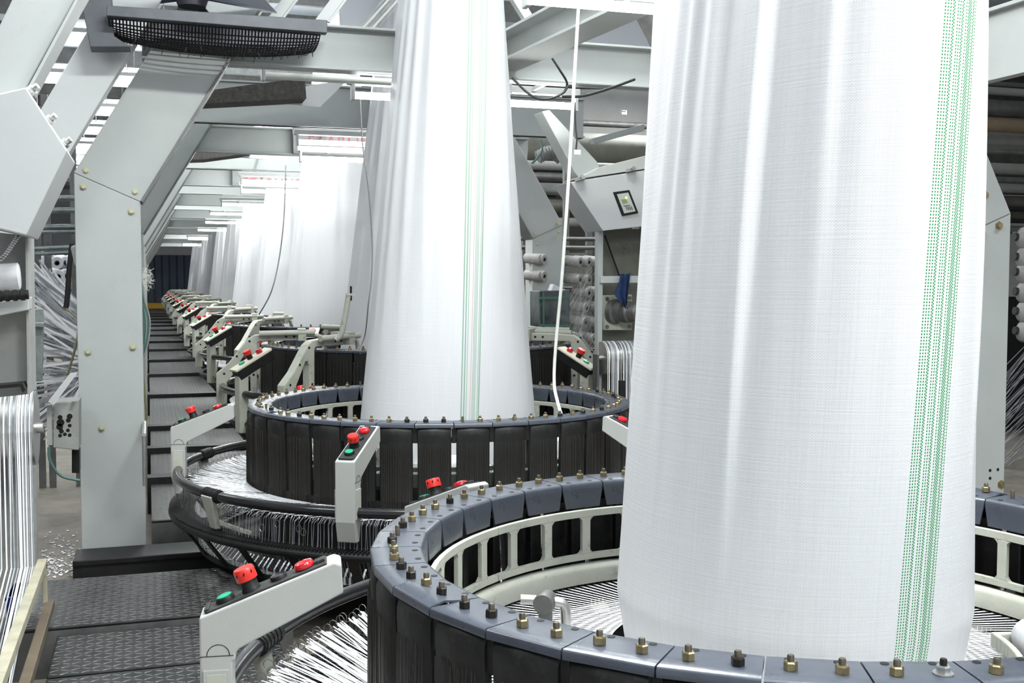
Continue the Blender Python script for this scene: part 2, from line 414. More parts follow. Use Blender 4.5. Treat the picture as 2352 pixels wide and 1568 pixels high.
# ------------------------------------------------------------------ walkway plates
def plate(name, x0, x1, y0, y1, label, z=0.0, group=None):
    t = MB(); t.box((0, 0, -0.012), (x1 - x0, y1 - y0, 0)); cx, cy = x0, y0
    r = empty(name, (x0, y0, z), 0, label, 'floor plate', group)
    t.build('tread', 'checker', r, bevel=0.004)
    e = MB(); e.box((0, 0, FL - z + 0.001), (x1 - x0, 0.03, -0.012)); e.box((0, y1 - y0 - 0.03, FL - z + 0.001), (x1 - x0, y1 - y0, -0.012))
    e.box((0, 0.03, FL - z + 0.001), (0.03, y1 - y0 - 0.03, -0.012))
    e.build('support_frame', 'steel_dark', r)
    return r
G = 'chequered walkway plates'
plate('floor_plate', -1.72, -0.78, 3.93, 4.56, 'wide chequered steel plate in front of the grey column base', 0.0, G)
plate('floor_plate', -1.55, -0.86, 3.50, 3.90, 'chequered steel plate next behind the control arm of the nearest loom', -0.02, G)
plate('floor_plate', -1.55, -0.86, 3.08, 3.48, 'chequered steel plate at the bottom edge, left of the nearest control arm', -0.02, G)
plate('floor_plate', -1.55, -0.86, 2.6, 3.06, 'nearest chequered steel plate, cut by the bottom of the frame', -0.02, G)
ORD = ['first', 'second', 'third', 'fourth', 'fifth', 'sixth', 'seventh', 'eighth', 'ninth', 'tenth', 'eleventh', 'twelfth', 'thirteenth', 'fourteenth', 'fifteenth', 'sixteenth', 'seventeenth', 'eighteenth']
y = 5.55
for i in range(14):
    ln = 1.0 if i < 3 else 2.3
    x1 = -0.98 if y < 5.8 else -0.60
    plate('floor_plate', -1.25, x1, y, y + ln, ORD[i] + ' chequered plate of the far aisle, counted from the grey column', 0.0, G)
    b_ = MB(); b_.box((-1.27, y + ln + 0.01, FL), (x1 + 0.02, y + ln + 0.13, 0.035))
    tag(b_.build('step_bar', 'black'), ORD[i] + ' black cross bar of the far aisle, counted from the grey column', 'bar', 'black bars between the walkway plates')
    y += ln + 0.16
# column foot beam
m = MB(); m.box((-1.58, 5.17, FL), (-0.93, 5.43, -0.085)); m.box((-1.58, 5.16, -0.10), (-0.93, 5.175, -0.075))
tag(m.build('foot_beam', 'black', bevel=0.004), 'black steel beam under the foot of the big grey column', 'beam')

# ------------------------------------------------------------------ gantries over the looms
COLW, BEND, BEAMB = 0.284, 1.564, 2.17
def ibeam(mb, a, b, h, w, t=0.012, up=(0, 0, 1)):
    a, b, up = Vector(a), Vector(b), Vector(up)
    mb.bar(a, b, t, h - 0.0, up)
    u = up * (h / 2 - t / 2)
    mb.bar(a + u, b + u, w, t, up); mb.bar(a - u, b - u, w, t, up)
def bolt_mb(r=0.012, h=0.009, n=6):
    q = MB(); q.axial((0, 0, 0), (0, -1, 0), [(r * 1.5, 0), (r * 1.5, 0.002), (r, 0.002), (r, h), (0.0, h)], n=6); return q
def gantry(Y, label, xl=-1.415, xr=2.10, right=True, left=True, bolts=True, hz=0.0):
    g = empty('loom_gantry', (0, Y, 0), 0, label, 'gantry', 'grey steel gantries straddling the looms')
    dp = 0.19
    for s, xc in (((-1, xl),) if left else ()) + (((1, xr),) if right else ()):
        hw = COLW / 2; zo, zi = BEND + hz + 0.068, BEND + hz - 0.057     # outer and inner mitre heights
        xo, xi = xc + s * hw, xc - s * hw
        c = MB(); c.prism([(xo, 0, FL), (xi, 0, FL), (xi, 0, zi), (xo, 0, zo)], (0, dp, 0))
        col = c.build('column', 'paint', g, bevel=0.004)
        # diagonal leaning inwards to the beam
        sl = 0.60; top = BEAMB + 0.48
        d = MB()
        p = [(xo, -0.004, zo), (xi, -0.004, zi), (xi - s * sl * (top - zi) , -0.004, top), (xo - s * sl * (top - zo), -0.004, top)]
        d.prism(p, (0, dp + 0.008, 0))
        di = d.build('diagonal_post', 'paint', g, bevel=0.004)
        # side flange
        fl_ = MB(); fl_.bar(Vector((xi - s * 0.006, dp / 2, zi)), Vector((xi - s * (sl * (top - zi) + 0.006), dp / 2, top)), 0.01, dp + 0.05, (0, 1, 0))
        fl_.build('flange', 'steel_dark', g)
        if bolts:
            bm = bolt_mb(0.010)
            first = None
            spots = [(xo - s * 0.040, zo - 0.062), (xi + s * 0.040, zi - 0.045), (xo - s * 0.052, zo + 0.011), (xi + s * 0.023, zi + 0.045)]
            if s < 0: spots += [(xo + 0.045, 0.82), (xi - 0.045, 0.838), (xo + 0.097, 0.469)]
            else: spots += [(xo - 0.05, 0.3)]
            for bx, bz in spots:
                if first is None: first = bm.build('bolt', 'bolt_pale', col, loc=(bx, -0.006, bz))
                else: again(first, col, loc=(bx, -0.006, bz))
    b = MB(); ibeam(b, (xl + 0.16, 0.09, BEAMB + 0.105), (xr - 0.16, 0.09, BEAMB + 0.105), 0.215, 0.11)
    b.build('cross_beam', 'paint', g, bevel=0.002)
    return g
gantry(5.45, 'big grey steel gantry with the tall column left of the second loom')
gantry(9.27, 'grey gantry with faint red lettering, next behind the tall left column')
GY = [9.27 + 3.365 * (i + 1) for i in range(8)]
for i, Y in enumerate(GY):
    gantry(Y, 'grey gantry, %s behind the one with faint red lettering' % ORD[i], bolts=(i == 0))
# frames that carry the control cabinets: one deep cross beam each
def rear_frame(Y, label, zb=2.23, right=False, depth=0.285):
    g = empty('cabinet_frame', (0, Y, 0), 0, label, 'frame', 'deep grey cross frames between the gantries')
    b = MB(); b.box((-1.2, 0, zb), (1.95, 0.05, zb + depth)); b.box((-1.2, -0.03, zb), (1.95, 0.08, zb + 0.012)); b.box((-1.2, -0.03, zb + depth), (1.95, 0.08, zb + depth + 0.012))
    b.build('cross_beam', 'paint', g, bevel=0.002)
    for s in ((-1, 1) if right else (-1,)):
        xo = 2.2 if s > 0 else -1.70; BN = 1.588
        d = MB(); d.prism([(xo, 0, BN), (xo - s * 0.28, 0, BN - 0.09), (xo - s * 0.28 - s * 0.6 * 1.09, 0, 2.59), (xo - s * 0.6 * 1.0, 0, 2.59)], (0, 0.1, 0))
        d.build('diagonal_post', 'paint', g, bevel=0.003)
        p = MB(); p.box((min(xo - s * 0.28, xo - s * 0.24), 0, FL), (max(xo - s * 0.28, xo - s * 0.24), 0.05, BN - 0.07)); p.build('post', 'paint', g)
    return g
rear_frame(8.05, 'deep grey cross frame right behind the second loom')
for i, Y in enumerate([8.05 + 3.365 * (k + 1) for k in range(7)]):
    rear_frame(Y, 'deep grey cross frame, %s behind the one at the second loom' % ORD[i], right=True)

# lettering on the two front beams
def lettering(txt, Y, x, z, size, parent_label):
    cu = bpy.data.curves.new('lettering_outline', 'FONT'); cu.body = txt; cu.size = size; cu.extrude = 0.001; cu.space_character = 1.15
    cu.materials.append(MATS['letter_red'])
    t_ = bpy.data.objects.new('lettering_outline', cu); scene.collection.objects.link(t_); bpy.context.view_layer.update()
    me = bpy.data.meshes.new_from_object(t_.evaluated_get(bpy.context.evaluated_depsgraph_get())); bpy.data.objects.remove(t_); bpy.data.curves.remove(cu)
    o = bpy.data.objects.new('lettering', me); scene.collection.objects.link(o)
    return o
for Y, px, py, sz in ((9.27, 708, 334, 0.122), (12.635, 560, 426, 0.125)):
    for g in [o for o in scene.objects if o.name.startswith('loom_gantry') and abs(o.location.y - Y) < 0.01]:
        p0 = at_y(px, py, Y - 0.03)
        w = MB(); w.box((p0.x - 0.12, -0.02, BEAMB - 0.0), (1.6, 0.03, BEAMB + 0.27)); bd = w.build('name_board', 'board_grey', g, bevel=0.003)
        t = lettering('STARLING', Y, 0, 0, sz, ''); t.parent = bd; t.location = (p0.x, -0.0225, p0.z); t.rotation_euler = (PI / 2, 0, 0)

# ------------------------------------------------------------------ circular loom, first kind (ring radius 0.85)
RO, RI, NP = 0.85, 0.744, 36
ST = 2 * PI / NP
def cover_plate_mb(hole=True, buckle=0.0):
    """one bent cover plate pointing along +X: top sheet, inner flange, short outer lip"""
    q = MB(); h = ST / 2
    go, gi = 0.0016, 0.0016
    def pt(r, side, z, inset): return (r * math.cos(h), side * (r * math.sin(h) - inset), z)
    ro, ri = RO, RI
    top = [pt(ro, -1, -0.003, go), pt(ro, 1, -0.003, go), pt(ri + 0.006, 1, 0.0, gi), pt(ri + 0.006, -1, 0.0, gi)]
    th = 0.004
    # outline strips from the outer lip over the top and down the inner flange
    rows = [(ro, -0.016, go), (ro, -0.004, go), (ro - 0.003, -0.0005, go), (0.82, 0.0 + buckle, go), (0.79, 0.0 + buckle * 0.3, go), (ri + 0.010, 0.0, gi), (ri + 0.003, -0.002, gi), (ri, -0.008, gi), (ri - 0.001, -0.020, gi + 0.001), (ri - 0.002, -0.066, gi + 0.010)]
    vs = []
    for r, z, ins in rows:
        vs.append(pt(r, -1, z, ins)); vs.append(pt(r, 0, z + (buckle * 0.6 if 0.8 < r < 0.84 else 0), 0)); vs.append(pt(r, 1, z, ins))
    rows2 = [(ro - th, -0.016, go), (ro - th, -0.006, go), (ro - th - 0.002, -th, go), (0.82, -th + buckle, go), (0.79, -th + buckle * 0.3, go), (ri + 0.012, -th, gi), (ri + 0.007, -0.006, gi), (ri + th, -0.010, gi), (ri + th - 0.001, -0.02, gi + 0.001), (ri + th - 0.002, -0.066, gi + 0.010)]
    for r, z, ins in rows2:
        vs.append(pt(r, -1, z, ins)); vs.append(pt(r, 0, z + (buckle * 0.6 if 0.8 < r < 0.84 else 0), 0)); vs.append(pt(r, 1, z, ins))
    n = len(rows); fs = []
    for i in range(n - 1):
        for j in range(2):
            a = 3 * i + j; fs.append((a, a + 1, a + 4, a + 3))
            b = 3 * n + a; fs.append((b + 3, b + 4, b + 1, b))
        fs.append((3 * i + 3, 3 * n + 3 * i + 3, 3 * n + 3 * i, 3 * i)); fs.append((3 * i + 2, 3 * n + 3 * i + 2, 3 * n + 3 * i + 5, 3 * i + 5))
    e = 3 * n
    for j in range(2):
        fs.append((j, e + j, e + j + 1, j + 1)); k = 3 * (n - 1) + j; fs.append((k + 1, e + k + 1, e + k, k))
    q.m(0).add(vs, fs)
    if hole:
        for s in (-1, 1):
            q.m(1).axial((0.762 * math.cos(h) + 0.0, s * 0.034, 0.0003 + 0.0), (0, 0, 1), [(0.0, 0.0004), (0.0062, 0.0004), (0.0066, -0.003)], n=16)
    return q
def nut_mb(kind):
    q = MB(); r = 0.0098
    if kind == 2:      # washer below
        q.m(0).axial((0, 0, 0), (0, 0, 1), [(0.014, 0), (0.014, 0.002), (0.0, 0.002)], n=18)
    if kind != 1:
        q.m(0).axial((0, 0, 0.0), (0, 0, 1), [(r, 0), (r, 0.0105), (r * 0.86, 0.0125), (0, 0.0125)], n=6)
        q.m(1).axial((0, 0, 0.010), (0, 0, 1), [(0.0052, 0), (0.0052, 0.0095), (0.0042, 0.0115), (0, 0.0115)], n=10)
    else:
        q.m(1).axial((0, 0, 0.0), (0, 0, 1), [(0.0052, 0), (0.0052, 0.0185), (0.0042, 0.0205), (0, 0.0205)], n=10)
    return q
def heald_panel_mb():
    q = MB(); h = ST / 2; w = RO * math.sin(h) - 0.0105; c = math.cos(h)
    prof = [(RO - 0.040, -0.012), (RO - 0.018, -0.014), (RO - 0.006, -0.020), (RO - 0.001, -0.032), (RO - 0.0005, -0.05), (RO - 0.003, -0.10), (RO - 0.005, -0.20), (RO - 0.006, -0.30)]
    vs = []
    for r, z in prof:
        for j in (-1, -0.93, 0, 0.93, 1):
            bul = 0.0 if abs(j) > 0.9 else 0.004
            edge = -0.006 if abs(j) == 1 else 0
            vs.append(((r + bul + edge) * c, j * w, z))
    k = len(prof); fs = []
    for i in range(k - 1):
        for j in range(4):
            a = 5 * i + j; fs.append((a, a + 1, a + 6, a + 5)[::-1])
    # back skin
    o = len(vs)
    for r, z in prof:
        for j in (-1, -0.93, 0, 0.93, 1): vs.append(((r - 0.02) * c, j * w * 0.98, z - 0.004))
    for i in range(k - 1):
        for j in range(4):
            a = o + 5 * i + j; fs.append((a, a + 1, a + 6, a + 5))
        fs.append((5 * i, 5 * i + 5, o + 5 * i + 5, o + 5 * i)); fs.append((5 * i + 4, o + 5 * i + 4, o + 5 * i + 9, 5 * i + 9))
    for j in range(4):
        e = 5 * (k - 1) + j; fs.append((e, e + 1, o + e + 1, o + e)); fs.append((j, o + j, o + j + 1, j + 1))
    q.add(vs, fs); return q
def reed_segment_mb():
    """30 degrees of the cream inner wall: three full windows and a half one at either joint"""
    q = MB(); r0, r1 = 0.722, 0.734; z0, z1 = -0.203, -0.069; wz0, wz1 = -0.186, -0.088
    seg = 2 * PI / 9; gap = 0.0022; win = R(8.0); sill = R(2.0)
    # angular breakpoints
    A = [(gap, False)]
    br = [gap, win / 2]
    spans = [(gap, win / 2, True)]
    a = win / 2
    for i in range(3):
        spans.append((a, a + sill, False)); a += sill
        spans.append((a, a + win, True)); a += win
    spans.append((a, a + sill, False)); a += sill
    spans.append((a, seg - gap, True))
    def block(a0, a1, za, zb, n):
        for i in range(n):
            t0, t1 = a0 + (a1 - a0) * i / n, a0 + (a1 - a0) * (i + 1) / n
            vs = [pol(r, t, z) for t in (t0, t1) for r in (r0, r1) for z in (za, zb)]
            fs = [(0, 1, 5, 4), (2, 6, 7, 3), (1, 3, 7, 5), (0, 4, 6, 2)]
            if i == 0: fs.append((0, 2, 3, 1))
            if i == n - 1: fs.append((4, 5, 7, 6))
            q.add(vs, fs)
    block(gap, seg - gap, z0, wz0, 10); block(gap, seg - gap, wz1, z1, 10)
    for a0, a1, w in spans:
        if not w: block(a0, a1, wz0, wz1, 1)
        else:      # rounded window corners
            c = 0.010
            for am, sg in ((a0, 1), (a1, -1)):
                if (am == gap) or (am == seg - gap): continue
                for zc, sz in ((wz0, 1), (wz1, -1)):
                    da = sg * c / 0.728
                    arc = [(am + da * (1 - math.sin(t)), zc + sz * c * (1 - math.cos(t))) for t in (0, PI / 6, PI / 3, PI / 2)]
                    vs = []
                    for r in (r0, r1):
                        vs.append(pol(r, am, zc)); vs += [pol(r, aa, zz) for aa, zz in arc]
                    fs = [(0, 1, 2), (0, 2, 3), (0, 3, 4), (5, 7, 6), (5, 8, 7), (5, 9, 8)] + [(i, i + 1, i + 6, i + 5) for i in (1, 2, 3)]
                    q.add(vs, fs)
    return q

def control_arm(parent, ang, name='control_arm'):
    q = MB(); T = 0.037
    poly = [(1.172, -0.31), (1.172, -0.095), (0.920, 0.000), (0.906, -0.005), (0.903, -0.060), (1.100, -0.158), (1.106, -0.166), (1.106, -0.178), (1.112, -0.182), (1.112, -0.31), (1.128, -0.385), (1.156, -0.385)]
    q.prism([(r, -T, z) for r, z in poly], (0, 2 * T, 0))
    o = q.build(name, 'cream_clean', parent, bevel=0.004, rz=ang)
    t = Vector((-0.252, 0, 0.095)).normalized(); n = Vector((0.095, 0, 0.252)).normalized()
    def on(s): return Vector((1.169, 0, -0.0937)) + t * (s * 0.925)
    s = MB()
    a, b = on(0.012), on(0.272)
    s.bar(a + n * 0.001, b + n * 0.001, 0.060, 0.006, n)
    s.bar(on(0.248) + n * 0.007, on(0.270) + n * 0.007, 0.022, 0.006, n)
    s.bar(on(0.008) + n * 0.004, on(0.018) + n * 0.004, 0.05, 0.008, n)
    s.build('button_strip', 'black_strip', o, bevel=0.0015)
    g = MB(); g.m(0).axial(on(0.052), n, [(0.0185, 0), (0.0185, 0.010), (0.0165, 0.013), (0.0145, 0.013)], n=28)
    g.m(1).axial(on(0.052), n, [(0.0145, 0.011), (0.0145, 0.0145), (0.0125, 0.0155), (0.0, 0.0145)], n=28)
    tag(g.build('start_button', ['black', 'green'], o, smooth=40), 'green push button')
    e = MB(); e.m(0).axial(on(0.108), n, [(0.0185, 0), (0.0185, 0.008), (0.0165, 0.011), (0.0165, 0.030)], n=28)
    e.m(1).axial(on(0.108), n, [(0.0150, 0.0265), (0.0205, 0.0265), (0.0205, 0.036), (0.0205, 0.046), (0.0185, 0.050), (0.0, 0.0515)], n=32)
    e.m(0)
    for k in range(8):
        aa = 2 * PI * k / 8; u = Vector((0, 1, 0)); w = n.cross(u)
        c = on(0.108) + n * 0.041 + (u * math.cos(aa) + w * math.sin(aa)) * 0.0204
        e.cbox(c, (0.0025, 0.0025, 0.006))
    tag(e.build('stop_button', ['black', 'red'], o, smooth=40), 'red mushroom stop button')
    k_ = MB(); k_.m(0).axial(on(0.168), n, [(0.0165, 0), (0.0165, 0.010), (0.015, 0.012), (0.0125, 0.010)], n=28); k_.m(1).axial(on(0.168), n, [(0.0125, 0.0095), (0.0, 0.0095)], n=28)
    k_.build('selector_button', ['black', 'black_strip'], o, smooth=40)
    l = MB(); l.m(0).axial(on(0.225), n, [(0.0195, 0), (0.0195, 0.006)], n=28); l.m(1).axial(on(0.225), n, [(0.0195, 0.006), (0.0195, 0.012), (0.017, 0.016), (0.010, 0.018), (0.0, 0.0185)], n=28)
    tag(l.build('signal_lamp', ['black', 'red_lens'], o, smooth=40), 'red dome lamp')
    # recessed service window of the post, both flanks
    for sg in (-1, 1):
        w = MB(); y0 = sg * (T - 0.0005)
        w.m(0).box((1.118, min(y0, y0 + sg * 0.004), -0.300), (1.166, max(y0, y0 + sg * 0.004), -0.195))
        w.m(1).box((1.124, min(y0, y0 + sg * 0.0045), -0.294), (1.160, max(y0, y0 + sg * 0.0045), -0.203))
        w.build('service_cover', ['cream_clean', 'cream'], o, bevel=0.001)
    # half round hinge lid and seam
    for sg in (-1, 1):
        h_ = MB(); cc = Vector((1.138, sg * (T + 0.0003), -0.168)); prev = None
        pts = [cc + Vector((0.021 * math.cos(a_), 0, 0.021 * math.sin(a_))) for a_ in [PI * i / 10 for i in range(11)]]
        h_.tube(pts, 0.0008, 4); h_.tube([(1.172, sg * (T + 0.0003), -0.169), (1.110, sg * (T + 0.0003), -0.169)], 0.0008, 4)
        h_.build('seam', 'black', o)
    return o

def hanging_loops(q, r, z, n, rad=0.012, a0=0, a1=2 * PI, jit=0.01):
    for i in range(n):
        a = a0 + (a1 - a0) * (i + 0.5) / n; rr = r + random.uniform(-jit, jit)
        c = Vector(pol(rr, a, z + random.uniform(-0.004, 0.006)))
        tdir = Vector((math.cos(a), math.sin(a), 0)); 
        pts = [c + tdir * (rad * math.cos(t)) + Vector((0, 0, rad * math.sin(t))) for t in [2 * PI * k / 9 for k in range(9)]]
        q.tube(pts, 0.0011, 4, closed=True)
        q.tube([c - Vector((0, 0, rad)), c - Vector((0, 0, rad + 0.10)) ], 0.0009, 3, cap=False)

def loom_a(cx, cy, cz, label, rot0, full=True):
    L_ = empty('circular_loom', (cx, cy, cz), 0, label, 'loom', 'circular looms with cream control arms')
    plates = [cover_plate_mb().build('cover_plate', ['slate', 'black'], L_, smooth=50, rz=rot0), None]
    q = cover_plate_mb(buckle=0.006)
    nuts = None; first = plates[0]
    nutm = [nut_mb(0).build('nut', ['brass', 'stud'], first, smooth=30, loc=(0.803, -0.034, 0.0)), nut_mb(0).build('nut', ['black_nut', 'stud'], first, smooth=30, loc=(0.803, 0.034, 0.0))]
    bare = nut_mb(1); washer = nut_mb(2)
    extra = {}
    for i in range(1, NP):
        if i in (2, 19):
            p = q.build('cover_plate', ['slate', 'black'], L_, smooth=50, rz=rot0 + ST * i)
        else: p = again(first, L_, rz=rot0 + ST * i)
        for s in (-1, 1):
            roll = random.random(); loc = (0.803 + random.uniform(-0.003, 0.003), s * 0.034 + random.uniform(-0.002, 0.002), 0.006 if (i in (2, 19)) else 0.0005)
            if roll < 0.06:
                if 'b' not in extra: extra['b'] = bare.build('stud', ['stud', 'stud'], p, smooth=30, loc=loc); nn = extra['b']
                else: nn = again(extra['b'], p, loc=loc)
            elif roll < 0.10:
                if 'w' not in extra: extra['w'] = washer.build('nut', ['steel', 'black_nut'], p, smooth=30, loc=loc); nn = extra['w']
                else: nn = again(extra['w'], p, loc=loc)
            elif roll < 0.75: nn = again(nutm[0], p, loc=loc)
            else: nn = again(nutm[1], p, loc=loc)
            nn.rotation_euler = (random.uniform(-.03, .03), random.uniform(-.03, .03), random.uniform(0, 1))
    h0 = heald_panel_mb().build('heald_panel', 'drum_black', L_, smooth=50, rz=rot0)
    for i in range(1, NP): again(h0, L_, rz=rot0 + ST * i)
    # posts between panels, support rings of the drum
    d = MB()
    for i in range(NP):
        a = rot0 + ST * (i + 0.5); c_ = rot0 + ST * i
        d.bar(pol(0.833, a, -0.02), pol(0.833, a, -0.075), 0.016, 0.012, (math.cos(a), math.sin(a), 0))
        d.bar(pol(0.80, c_, -0.066), pol(0.80, c_, -0.33), 0.006, 0.02, (math.cos(c_), math.sin(c_), 0))
    d.lathe([(0.80, -0.06), (0.825, -0.06), (0.825, -0.075), (0.80, -0.075)], 72, closed_prof=True)
    d.lathe([(0.79, -0.30), (0.84, -0.30), (0.84, -0.335), (0.79, -0.335)], 72, closed_prof=True)
    d.lathe([(0.745, -0.262), (0.80, -0.262), (0.80, -0.30), (0.745, -0.30)], 72, closed_prof=True)
    d.build('drum_frame', 'drum_black', L_, smooth=40)
    r0 = reed_segment_mb().build('reed_segment', 'cream', L_, smooth=35, rz=rot0 + R(5), bevel=0.0015)
    for i in range(1, 9): again(r0, L_, rz=rot0 + R(5) + i * 2 * PI / 9)
    m = MB(); m.lathe([(0.735, -0.213), (0.742, -0.262), (0.712, -0.264), (0.706, -0.262), (0.704, -0.225), (0.708, -0.217), (0.715, -0.212)], 96, closed_prof=True)
    m.build('reed_rim', 'cream', L_, smooth=40)
    m = MB()
    for i in range(380):
        a = 2 * PI * i / 380
        m.bar(pol(0.718, a, -0.262), pol(0.718, a, -0.325), 0.0035, 0.010, (math.cos(a), math.sin(a), 0))
    tag(m.build('reed_comb', 'drum_black', L_), kind='stuff')
    # thin heald wires outside the drum
    m = MB()
    per = 17
    for i in range(NP * per):
        a = rot0 - ST / 2 + ST * (0.12 + 0.76 * ((i % per) + 0.5) / per + i // per); j = random.uniform(-0.003, 0.004)
        m.tube([pol(0.851 + j, a, -0.075 + random.uniform(-.004, .004)), pol(0.853 + j, a, -0.34)], 0.00085, 3, cap=False)
    tag(m.build('heald_wires', 'wire', L_), kind='stuff')
    # guard rail with its couplings and brackets
    m = MB(); m.tube([pol(1.142, 2 * PI * i / 120, -0.28) for i in range(120)], 0.0195, 14, closed=True)
    m.build('guard_rail', 'black_gloss', L_, smooth=60)
    ca = [R(v) for v in (172, 239, 303, 352, 55, 117.5)]
    for k in range(6):
        control_arm(L_, ca[k])
    cp = None
    for k in range(6):
        a = ca[k] + R(34)
        if cp is None:
            c = MB()
            for t in range(5):
                c.tube([pol(1.142, -0.036 + t * 0.018 - 0.006, 0), pol(1.142, -0.036 + t * 0.018 + 0.006, 0)], 0.026, 14)
            c.tube([pol(1.142, -0.05 + 0.01 * i, 0) for i in range(11)], 0.0235, 12)
            cp = c.build('rail_coupling', 'black', L_, smooth=40, loc=(0, 0, -0.28), rz=a)
            b = MB(); b.prism([(1.15, -0.04, 0), (1.15, 0.04, 0), (1.12, 0.022, -0.13), (1.12, -0.022, -0.13)], (0.022, 0, 0)); b.bar((1.14, 0, -0.10), (0.99, 0, -0.17), 0.05, 0.02)
            br = b.build('rail_bracket', 'cream', L_, bevel=0.004, loc=(0, 0, -0.28), rz=a)
        else:
            again(cp, L_, rz=a); again(br, L_, rz=a)
    # black conical basket below the tapes
    m = MB()
    m.tube([pol(1.165, 2 * PI * i / 96, -0.435) for i in range(96)], 0.017, 8, closed=True)
    m.tube([pol(1.055, 2 * PI * i / 96, -0.578) for i in range(96)], 0.013, 8, closed=True)
    m.tube([pol(1.085, 2 * PI * i / 96, -0.43) for i in range(96)], 0.008, 6, closed=True)
    for i in range(30):
        a = 2 * PI * i / 30; m.bar(pol(1.168, a, -0.435), pol(1.06, a, -0.578), 0.034, 0.008, (math.cos(a), math.sin(a), 0.6))
    m.build('tape_basket', 'black', L_, smooth=50)
    m = MB()
    for i in range(460):
        a = 2 * PI * i / 460
        m.bar(pol(1.08, a, -0.424), pol(1.178, a + 0.006, -0.415), 0.006, 0.007)
    tag(m.build('comb_bristles', 'black', L_), kind='stuff')
    m = MB(); hanging_loops(m, 1.098, -0.318, 240)
    for i in range(44):
        a = random.uniform(0, 2 * PI); rr = random.uniform(1.10, 1.16); h = random.uniform(-0.37, -0.33)
        c = Vector(pol(rr, a, h)); td = Vector((-math.sin(a), math.cos(a), 0)); 
        pts = [c + td * (0.012 * math.cos(t)) + Vector((0, 0, 0.014 * math.sin(t))) for t in [2 * PI * k / 9 for k in range(9)]]
        m.tube(pts, 0.0014, 4, closed=True); m.tube([c - Vector((0, 0, 0.014)), c - Vector((0, 0, 0.12))], 0.0016, 4)
    tag(m.build('wire_loops', 'wire_bright', L_), kind='stuff')
    # dark machine bed inside and below
    m = MB(); m.lathe([(0.0, -0.42), (0.74, -0.42), (0.80, -0.40), (0.80, -0.60), (0.0, -0.60)], 48)
    m.lathe([(0.0, -0.24), (0.30, -0.24), (0.325, -0.26), (0.325, -0.42)], 48)
    m.build('machine_bed', 'drum_black', L_, smooth=40)
    m = MB(); m.lathe([(0.0, -0.592), (1.045, -0.592), (1.045, -0.602), (0.0, -0.602)], 48); m.build('added_dark_pan', 'black', L_)  # black disc added so the floor under the loom looks dark
    # shuttles running in the reed
    sh = None
    for a in (R(163), R(240), R(317), R(60)):
        if sh is None:
            s = MB()
            n_ = 14; ta, tb = -0.10, 0.50
            for i in range(n_):      # cream cradle: a bent frame following the ring
                t0, t1 = ta + (tb - ta) * i / n_, ta + (tb - ta) * (i + 1) / n_
                for rr in (0.60, 0.47):
                    s.bar(pol(rr, t0, -0.225), pol(rr, t1, -0.225), 0.014, 0.03)
            for t in (ta, tb):
                s.bar(pol(0.607, t, -0.225), pol(0.463, t, -0.225), 0.016, 0.032)
            st = s.build('shuttle', 'cream', L_, bevel=0.003, rz=a)
            u0, u1 = Vector(pol(0.535, 0.22, -0.21)), Vector(pol(0.535, 0.46, -0.21))
            b = MB(); b.m(0).axial(u0, u1 - u0, [(0.0, 0), (0.040, 0.002), (0.042, 0.015), (0.042, 0.11), (0.040, 0.125), (0.0, 0.127)], n=24)
            b.build('bobbin', ['bobbin_yarn'], st, smooth=40)
            c0 = Vector(pol(0.505, -0.30, -0.175)); td = Vector((math.sin(-0.30), -math.cos(-0.30), 0))
            b = MB(); b.m(0).axial(c0, td, [(0.0, -0.024), (0.022, -0.024), (0.024, -0.018), (0.024, 0.018), (0.022, 0.024), (0.0, 0.024)], n=20)
            b.cbox(c0 + Vector((0, 0, -0.04)), (0.03, 0.03, 0.07))
            b.build('clamp', 'steel_dark', st, smooth=40)
            e = Vector((0.951, -0.3095, 0)); e = Vector((e.x * math.cos(-a) - e.y * math.sin(-a), e.x * math.sin(-a) + e.y * math.cos(-a), 0))
            b = MB(); b.tube(catmull([c0 - e * 0.055 + Vector((0, 0, 0.006)), c0 - e * 0.02 + Vector((0, 0, 0.004)), c0 + e * 0.025, c0 + e * 0.042 + Vector((0, 0, -0.008)), c0 + e * 0.046 + Vector((0, 0, -0.035)), c0 + e * 0.046 + Vector((0, 0, -0.085))], 6), 0.0115, 10)
            b.build('lever', 'steel', st, smooth=60)
            sh = st
        else:
            c = again(sh, L_, rz=a)
            for ch in list(sh.children): again(ch, c)
    return L_

